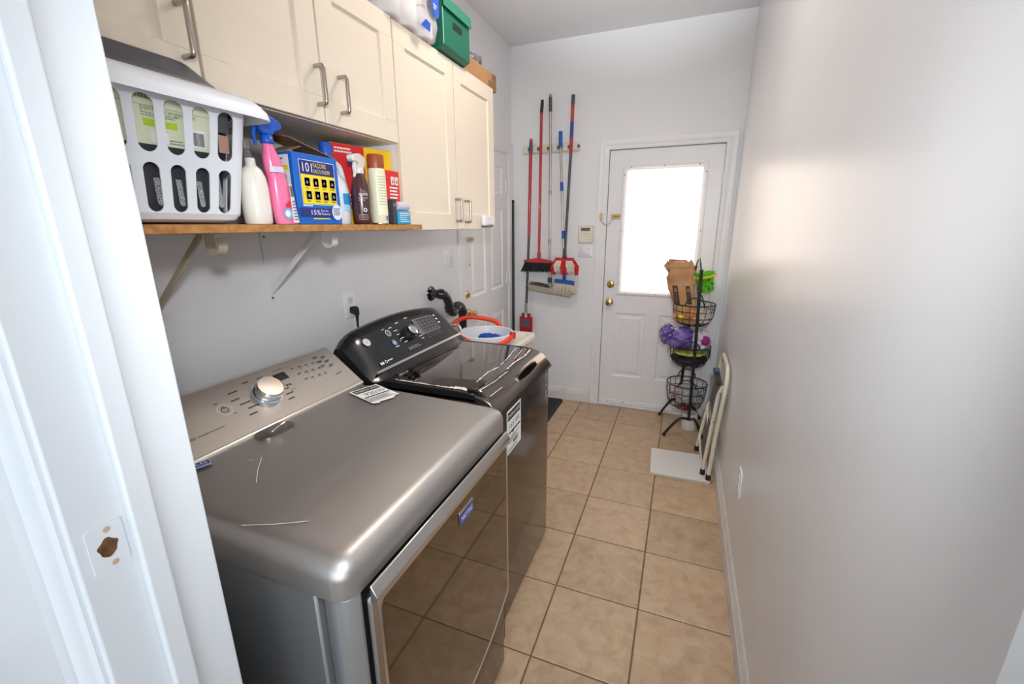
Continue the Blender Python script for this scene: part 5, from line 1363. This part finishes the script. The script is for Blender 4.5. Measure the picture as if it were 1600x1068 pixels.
def foot(pole_pt, l, r):
    cps = [l, l + (pole_pt - l) * .28 + Vector((0, 0, .030)), l + (pole_pt - l) * .62 + Vector((0, 0, .012 + .03)), pole_pt + Vector((-.004, 0, -.012)), pole_pt + Vector((.02, 0, -.010)), r + (pole_pt - r) * .62 + Vector((0, 0, .042)), r + (pole_pt - r) * .28 + Vector((0, 0, .030)), r]
    f = MB().tube(spline(cps, 5), .0095, 10).build('foot_arch', wire_m, ws_, ang=60)
    for e in (l, r): MB().sphere(e, .0135, 12, 8).build('foot_ball', rub_m, f)
foot(PF[0] + Vector((0, 0, .02)), Vector((-.021, 3.092, .0140)), Vector((.238, 3.130, .0140)))
foot(PB[0] - Vector((0, 0, .02)), Vector((-.070, 3.450, .0140)), Vector((.226, 3.485, .0140)))
def basket(z, depth, r0, r1, cx_, cy_=3.270):
    b = MB(); c = Vector((cx_, cy_, z))
    prof = [(r0, 0), (r0 * .985, -.30), (r0 * .93, -.62), (r0 * .80, -.86), (r1, -1)]
    prof = [(r, d * depth) for r, d in prof]
    circ = lambda r, dz, n=40: [c + Vector((r * math.cos(2 * PI * k / n), r * math.sin(2 * PI * k / n), dz)) for k in range(n)]
    b.tube(circ(*prof[0]), .0042, 8, True)
    for q in prof[1:]: b.tube(circ(*q), .0024, 6, True)
    b.tube(circ(r1 * .45, -depth, 20), .0022, 6, True)
    for k in range(16):
        a = 2 * PI * (k + .5) / 16; d = Vector((math.cos(a), math.sin(a), 0))
        b.tube([c + d * r + Vector((0, 0, dz)) for r, dz in prof] + [c + d * (r1 * .45) + Vector((0, 0, -depth))], .0021, 5)
    b.tube([c + Vector((-.06 * math.cos(a), -r0 + .002, .0)) + Vector((0, 0, .058 * math.sin(a))) for a in [PI * k / 14 for k in range(15)]], .0042, 8)
    b.tube([c + Vector((-.06 * math.cos(a), r0 - .002, .0)) + Vector((0, 0, .058 * math.sin(a))) for a in [PI * k / 14 for k in range(15)]], .0042, 8)
    return b.build('wire_basket', wire_m, ws_, kind='stuff', ang=60)
basket(.958, .150, .138, .075, .098); basket(.655, .150, .136, .078, .100); basket(.372, .195, .138, .065, .102)
# what the baskets hold
kraft2 = M('crumpled_kraft_paper', 'c7986b', .75, bump=(22, .8), vary=(10, 'b5845a'))
t = thing('brown_paper_bag', 'crumpled brown paper bag standing in the top wire basket', 'bag', (.02, 3.265, .812))
mb = MB(); rings = []
for j in range(19):
    v = j / 18; z = .815 + .43 * v; w_ = .058 + .022 * min(v * 1.5, 1)
    cxx = .052 - .082 * v; ring = []
    for i, (x, y) in enumerate(rrect(w_, .045, .02, 6)):
        n_ = noise.noise(Vector((x * 24, y * 24, z * 20))) * .034; s_ = 1 + n_ / .06
        ring.append(Vector((cxx + x * s_, 3.262 + y * s_, z + (.05 * noise.noise(Vector((x * 40, y * 40, 3))) if v > .93 else .008 * noise.noise(Vector((x * 30, y * 30, z * 30)))))))
    rings.append(ring)
mb.loft(rings, True, False); pb = mb.build('bag_body', kraft2, t, ang=25, solid=.0012)
MB().blob((-.026, 3.262, 1.215), (.058, .030, .035), 7, .5, 3).build('bag_filling', M('pinkish_paper', 'd3a489', .7, bump=(40, .5)), t)
def bagpt(x, z, d=.003):
    v = (z - .815) / .43; return Vector((.052 - .082 * v + x, 3.262 - .049 - d, z))
p = Print((0, 0, 0), (1, 0, 0), (0, 0, 1), bend=lambda x, y, d: bagpt(x, y, .006 + d)); dkp = M('dark_bag_print', '40302a', .7)
for x0_, x1_ in ((-.058, -.020), (.028, .058)):
    p.poly([(x0_, .96), (x1_, .96), (x1_ - .004, 1.085), (x0_ - .0, 1.085)], dkp); p.ell((x0_ + x1_) / 2, 1.055, .010, .016, M('bag_print_tan', '8d6a3f', .7)); p.lines(x0_ + .006, .97, x1_ - .006, 1.03, 4, M('bag_print_tan2', '77543b', .7), 4, .5)
p.ell(.012, 1.085, .006, .005, M('bag_print_red', 'c0472b', .7)); p.build('bag_print', pb)
t = thing('white_food_bag', 'white and orange printed plastic bag low in the top wire basket', 'bag', (.135, 3.25, .815))
fw = M('white_film', 'e6ded6', .35, bump=(25, .6), vary=(9, 'd7c5b5'))
MB().blob((.150, 3.235, .872), (.068, .080, .050), 3, .3, 2.6).build('bag_body', fw, t)
MB().blob((.085, 3.185, .895), (.035, .012, .028), 6, .25, 3).build('orange_label', M('orange_film', 'd98a4a', .4), t)
t = thing('yellow_tag', 'small bright yellow packet at the left of the top wire basket', 'packet', (.03, 3.17, .87))
MB().blob((.018, 3.166, .878), (.016, .010, .014), 2, .3, 2).build('packet_body', yellow_m, t)
t = thing('green_berry_basket', 'lime green plastic basket with yellow rim hanging behind the stand top', 'basket', (.17, 3.33, 1.06))
lime = M('lime_plastic', '5fc51f', .35); gc = Vector((.168, 3.335, 1.035))
R_ = Matrix.Rotation(math.radians(-12), 4, 'Y')
mb = MB(); mb.T = Matrix.Translation(gc) @ R_
mb.lathe([(.045, 0), (.050, .004), (.066, .120), (.071, .130), (.071, .138), (.063, .136), (.047, .010), (.001, .008)], (0, 0, 0), 30)
gbo = mb.build('cup_body', lime, t, ang=40)
mb = MB(); mb.T = Matrix.Translation(gc) @ R_; mb.tube([Vector((.0695 * math.cos(a), .0695 * math.sin(a), .112 + .006 * math.sin(a))) for a in [2 * PI * k / 32 for k in range(32)]], .0075, 8, True); mb.build('yellow_rim', M('yellow_plastic', 'f2cf1e', .4), t)
mb = MB(); mb.T = Matrix.Translation(gc) @ R_; rg_ = random.Random(3)
for k in range(26):
    a = -PI / 2 + rg_.uniform(-1.2, 1.2); z = rg_.uniform(.015, .095); r = .0515 + .0140 * z / .12 + .0008 + .0006
    d = Vector((math.cos(a), math.sin(a), 0)); s = Vector((-math.sin(a), math.cos(a), 0))
    mb.add([d * r + Vector((0, 0, z)) + s * (.005 * math.cos(q)) + Vector((0, 0, .0065 * math.sin(q))) for q in [2 * PI * i / 8 for i in range(8)]], [tuple(range(8))])
mb.build('cut_out_holes', M('dark_green_hole', '1f5a10', .6), gbo, kind='stuff')
t = thing('white_handle_bag', 'pale lilac bag strap sticking up behind the paper bag', 'bag', (.085, 3.31, .83))
MB().blob((.085, 3.325, .98), (.028, .040, .155), 12, .25, 2.2).build('bag_body', M('pale_lilac_film', 'cfc0cf', .4, bump=(30, .5)), t)
t = thing('purple_net_bag', 'purple mesh bag bulging over the left of the middle wire basket', 'bag', (.0, 3.25, .53))
pur = M('purple_film', '5a4390', .3, bump=(30, .9, 5), vary=(14, '8d7cc0', .4, .75), coat=.3)
MB().blob((.030, 3.245, .705), (.105, .105, .085), 14, .2, 2.8, 48, 30).build('bag_body', pur, t)
MB().blob((-.062, 3.225, .735), (.052, .065, .075), 21, .3, 3, 36, 24).build('bag_knot', pur, t)
t = thing('striped_produce_bag', 'white bag with green and magenta print in the middle wire basket', 'bag', (.15, 3.24, .53))
MB().blob((.158, 3.250, .700), (.070, .092, .082), 31, .22, 2.4, 40, 26).build('bag_body', M('white_print_film', 'dcd6e2', .35, bump=(24, .6)), t)
MB().blob((.186, 3.195, .712), (.036, .042, .036), 33, .2, 2.4).build('magenta_patch', M('magenta_film', '9c1f73', .35), t)
MB().blob((.100, 3.225, .615), (.108, .108, .020), 35, .12, 2.4).build('green_band', M('olive_green_film', 'a4b24c', .4, bump=(30, .5)), t)
t = thing('dark_net_sack', 'dark plum coloured sack filling the bottom of the middle wire basket', 'bag', (.10, 3.27, .51))
MB().blob((.100, 3.262, .560), (.118, .118, .048), 41, .16, 3, 40, 24).build('sack_body', M('plum_net', '2b1d2c', .7, bump=(60, .8)), t)
mb = MB(); rg_ = random.Random(5)
for k in range(46):
    a = rg_.uniform(0, 2 * PI); z = .665 - rg_.uniform(0, .06); r = .139; p0 = Vector((.100 + r * math.cos(a), 3.27 + r * math.sin(a), z)); q = p0
    pts = [p0]
    for i in range(4): q = q + Vector((rg_.uniform(-.012, .012), rg_.uniform(-.008, .008), rg_.uniform(-.026, -.004))); pts.append(q)
    mb.tube(pts, .0012, 4)
mb.build('net_strands', M('plum_net', '2b1d2c', .7), t, kind='stuff')
t = thing('crumpled_grocery_bags', 'crumpled white and grey plastic bags in the lowest wire basket', 'bags', (.10, 3.27, .18))
MB().blob((.112, 3.262, .275), (.100, .100, .072), 51, .38, 3.2, 48, 30).build('bag_body', M('grey_white_film', 'b9b4b6', .35, bump=(26, .9, 5), vary=(9, '8f8a90', .4, .7)), t)
MB().blob((.150, 3.205, .318), (.045, .045, .035), 53, .35, 3).build('blue_grey_bag', M('blue_grey_film', '8fa3b3', .35, bump=(26, .6)), t)
MB().blob((.050, 3.215, .290), (.045, .045, .030), 55, .35, 3).build('pinkish_bag', M('dusty_pink_film', 'a88f8c', .4, bump=(26, .6)), t)
MB().blob((.105, 3.235, .200), (.052, .055, .020), 57, .25, 3).build('red_packet', M('brick_red_film', '93392f', .4, vary=(18, '5a1f1c')), t)
t = thing('white_paper_roll', 'white paper roll standing on the floor under the wire stand', 'roll', (.140, 3.27, 0))
MB().lathe([(.022, .001), (.054, .001), (.056, .004), (.056, .128), (.054, .131), (.022, .131), (.020, .128), (.020, .003)], (.148, 3.285, 0), 30).build('roll_body', M('embossed_paper', 'dedad6', .85, bump=(45, .7)), t)

# ================================================================= folding step stool leaning on the right wall
ls = thing('folding_step_ladder', 'folded cream metal step stool leaning against the right wall', 'step ladder', (.24, 2.76, 0))
en = M('cream_enamel', 'ddd6c4', .35)
N_, F_ = 2.560, 2.935            # near and far rails (y)
tubes = round_path([(.252, N_, .0455), (.262, N_ - .01, .30), (.278, N_ - .06, .62), (.283, N_ - .02, .725), (.283, F_ - .05, .725), (.276, F_, .60), (.245, F_, .028)], .07, 8)
MB().tube(tubes, .0115, 12).build('hand_frame', en, ls, ang=60)
f2 = round_path([(.222, N_ + .055, .0455), (.238, N_ + .030, .33), (.252, N_ + .005, .56), (.268, N_ - .01, .615)], .05, 6)
MB().tube(f2, .0105, 12).build('front_leg', en, ls, ang=60)
f3 = round_path([(.196, F_ + .012, .028), (.220, F_ + .005, .22), (.238, F_ - .005, .36), (.262, F_ - .02, .40)], .04, 6)
MB().tube(f3, .0105, 12).build('front_leg', en, ls, ang=60)
for q in ((.252, N_, .0172), (.245, F_, 0), (.222, N_ + .055, .0172), (.196, F_ + .012, 0)):
    MB().lathe([(.0145, .0005), (.0150, .004), (.0135, .034), (.012, .036)], q, 14).build('foot_cap', rub_m, ls)
MB().tube(round_path([(.232, F_ - .01, .345), (.236, F_ - .12, .27), (.240, F_ - .16, .20)], .03), .006, 8).build('link_strut', en, ls)
MB().tube(round_path([(.205, F_, .13), (.212, F_ - .13, .065), (.226, N_ + .12, .05)], .04), .0065, 8).build('cross_strut', en, ls)
def tread(name, a, b, w0, t0, up):
    MB().bar(a, b, w0, t0, up).build(name, M('grey_tread', '54535a', .6, bump=(60, .5)), ls, bevel=.004)
# folded treads hang nearly upright between the rails
c0 = [Vector((.250, N_ + .045, .50)), Vector((.250, F_ - .045, .50))]
st = MB().loft([[Vector((x, y, z)) for x, z in ((.236, .40), (.246, .40), (.272, .610), (.260, .614))] for y in (N_ + .055, F_ - .055)]).build('upper_tread', M('grey_tread', '54535a', .6, bump=(60, .5)), ls, bevel=.003)
MB().loft([[Vector((x, y, z)) for x, z in ((.215, .10), (.224, .10), (.246, .29), (.236, .292))] for y in (N_ + .075, F_ - .075)]).build('lower_tread', MATS['grey_tread'], ls, bevel=.003)
MB().box(.236, .262, N_ + .05, F_ - .05, .595, .622).build('top_bracket', M('black_bracket', '2a2a2d', .5), ls, bevel=.005)
bl = MB().blob((.252, 2.80, .632), (.014, .030, .014), 2, .3, 2.6); bl.build('blue_clip', M('steel_blue_plastic', '4d6f94', .5), ls)
for y, x, z in ((N_ - .05, .268, .585), (N_ - .02, .256, .40), (N_ + .035, .228, .30), (N_, .246, .14), (F_, .232, .30)):
    MB().lathe([(.0055, 0), (.0055, .003), (.002, .005)], (x - .011, y, z), 10, (-1, 0, 0)).build('rivet', screw_m, ls)
# white board on the floor
t = thing('white_board', 'white laminated board lying flat on the tiles before the step stool', 'board', (.09, 2.69, 0))
A = [Vector((-.077, 2.526, 0)), Vector((.262, 2.534, 0)), Vector((.254, 2.862, 0)), Vector((-.092, 2.848, 0))]
MB().loft([[q + Vector((0, 0, z)) for q in A] for z in (.0008, .0165)]).build('board_panel', M('white_laminate', 'e9e6e2', .35), t, bevel=.001, seg=1)
MB().loft([[A[0] + Vector((0, -.0008, .003)), A[1] + Vector((0, -.0008, .003)), A[1] + Vector((0, -.0008, .0145)), A[0] + Vector((0, -.0008, .0145))], [A[0] + Vector((0, .001, .003)), A[1] + Vector((0, .001, .003)), A[1] + Vector((0, .001, .0145)), A[0] + Vector((0, .001, .0145))]]).build('edge_band', M('edge_band_grey', 'c9c4bd', .5), t)
# dark mat by the panelled door
t = thing('dark_door_mat', 'dark charcoal mat on the floor before the panelled door', 'mat', (-1.10, 3.10, 0))
MB().loft([[Vector((x, y, z)) for x, y in rrect(.225 - i, .375 - i, .03, 5, -1.105, 3.115)] for i, z in ((0, .0008), (0, .007), (.004, .010))]).build('mat_body', M('charcoal_mat', '343336', .95, bump=(120, .8)), t)
MB().loft([[Vector((x, y, z)) for x, y in rrect(.195 - i, .345 - i, .02, 5, -1.105, 3.115)] for i, z in ((0, .0098), (.002, .0125))]).build('ribbed_pile', M('charcoal_pile', '2d2c2f', 1.0, bump=(200, .9)), t)
# socket on the right wall, seen almost edge-on
t = thing('side_outlet', 'white socket plate low on the right wall, seen nearly edge-on', 'outlet', (XR, 1.83, .45))
plate(t, (XR, 1.83, .45), (0, -1, 0), (0, 0, 1))
for dz in (.021, -.021):
    MB().loft([[Vector((XR - d, 1.83 + x, .45 + dz + y)) for x, y in rrect(.0165 - i, .0145 - i, .011, 5)] for i, d in ((0, .0054), (.0005, .0075))]).build('receptacle', M('off_white_plastic', 'dcdcda', .4), t)
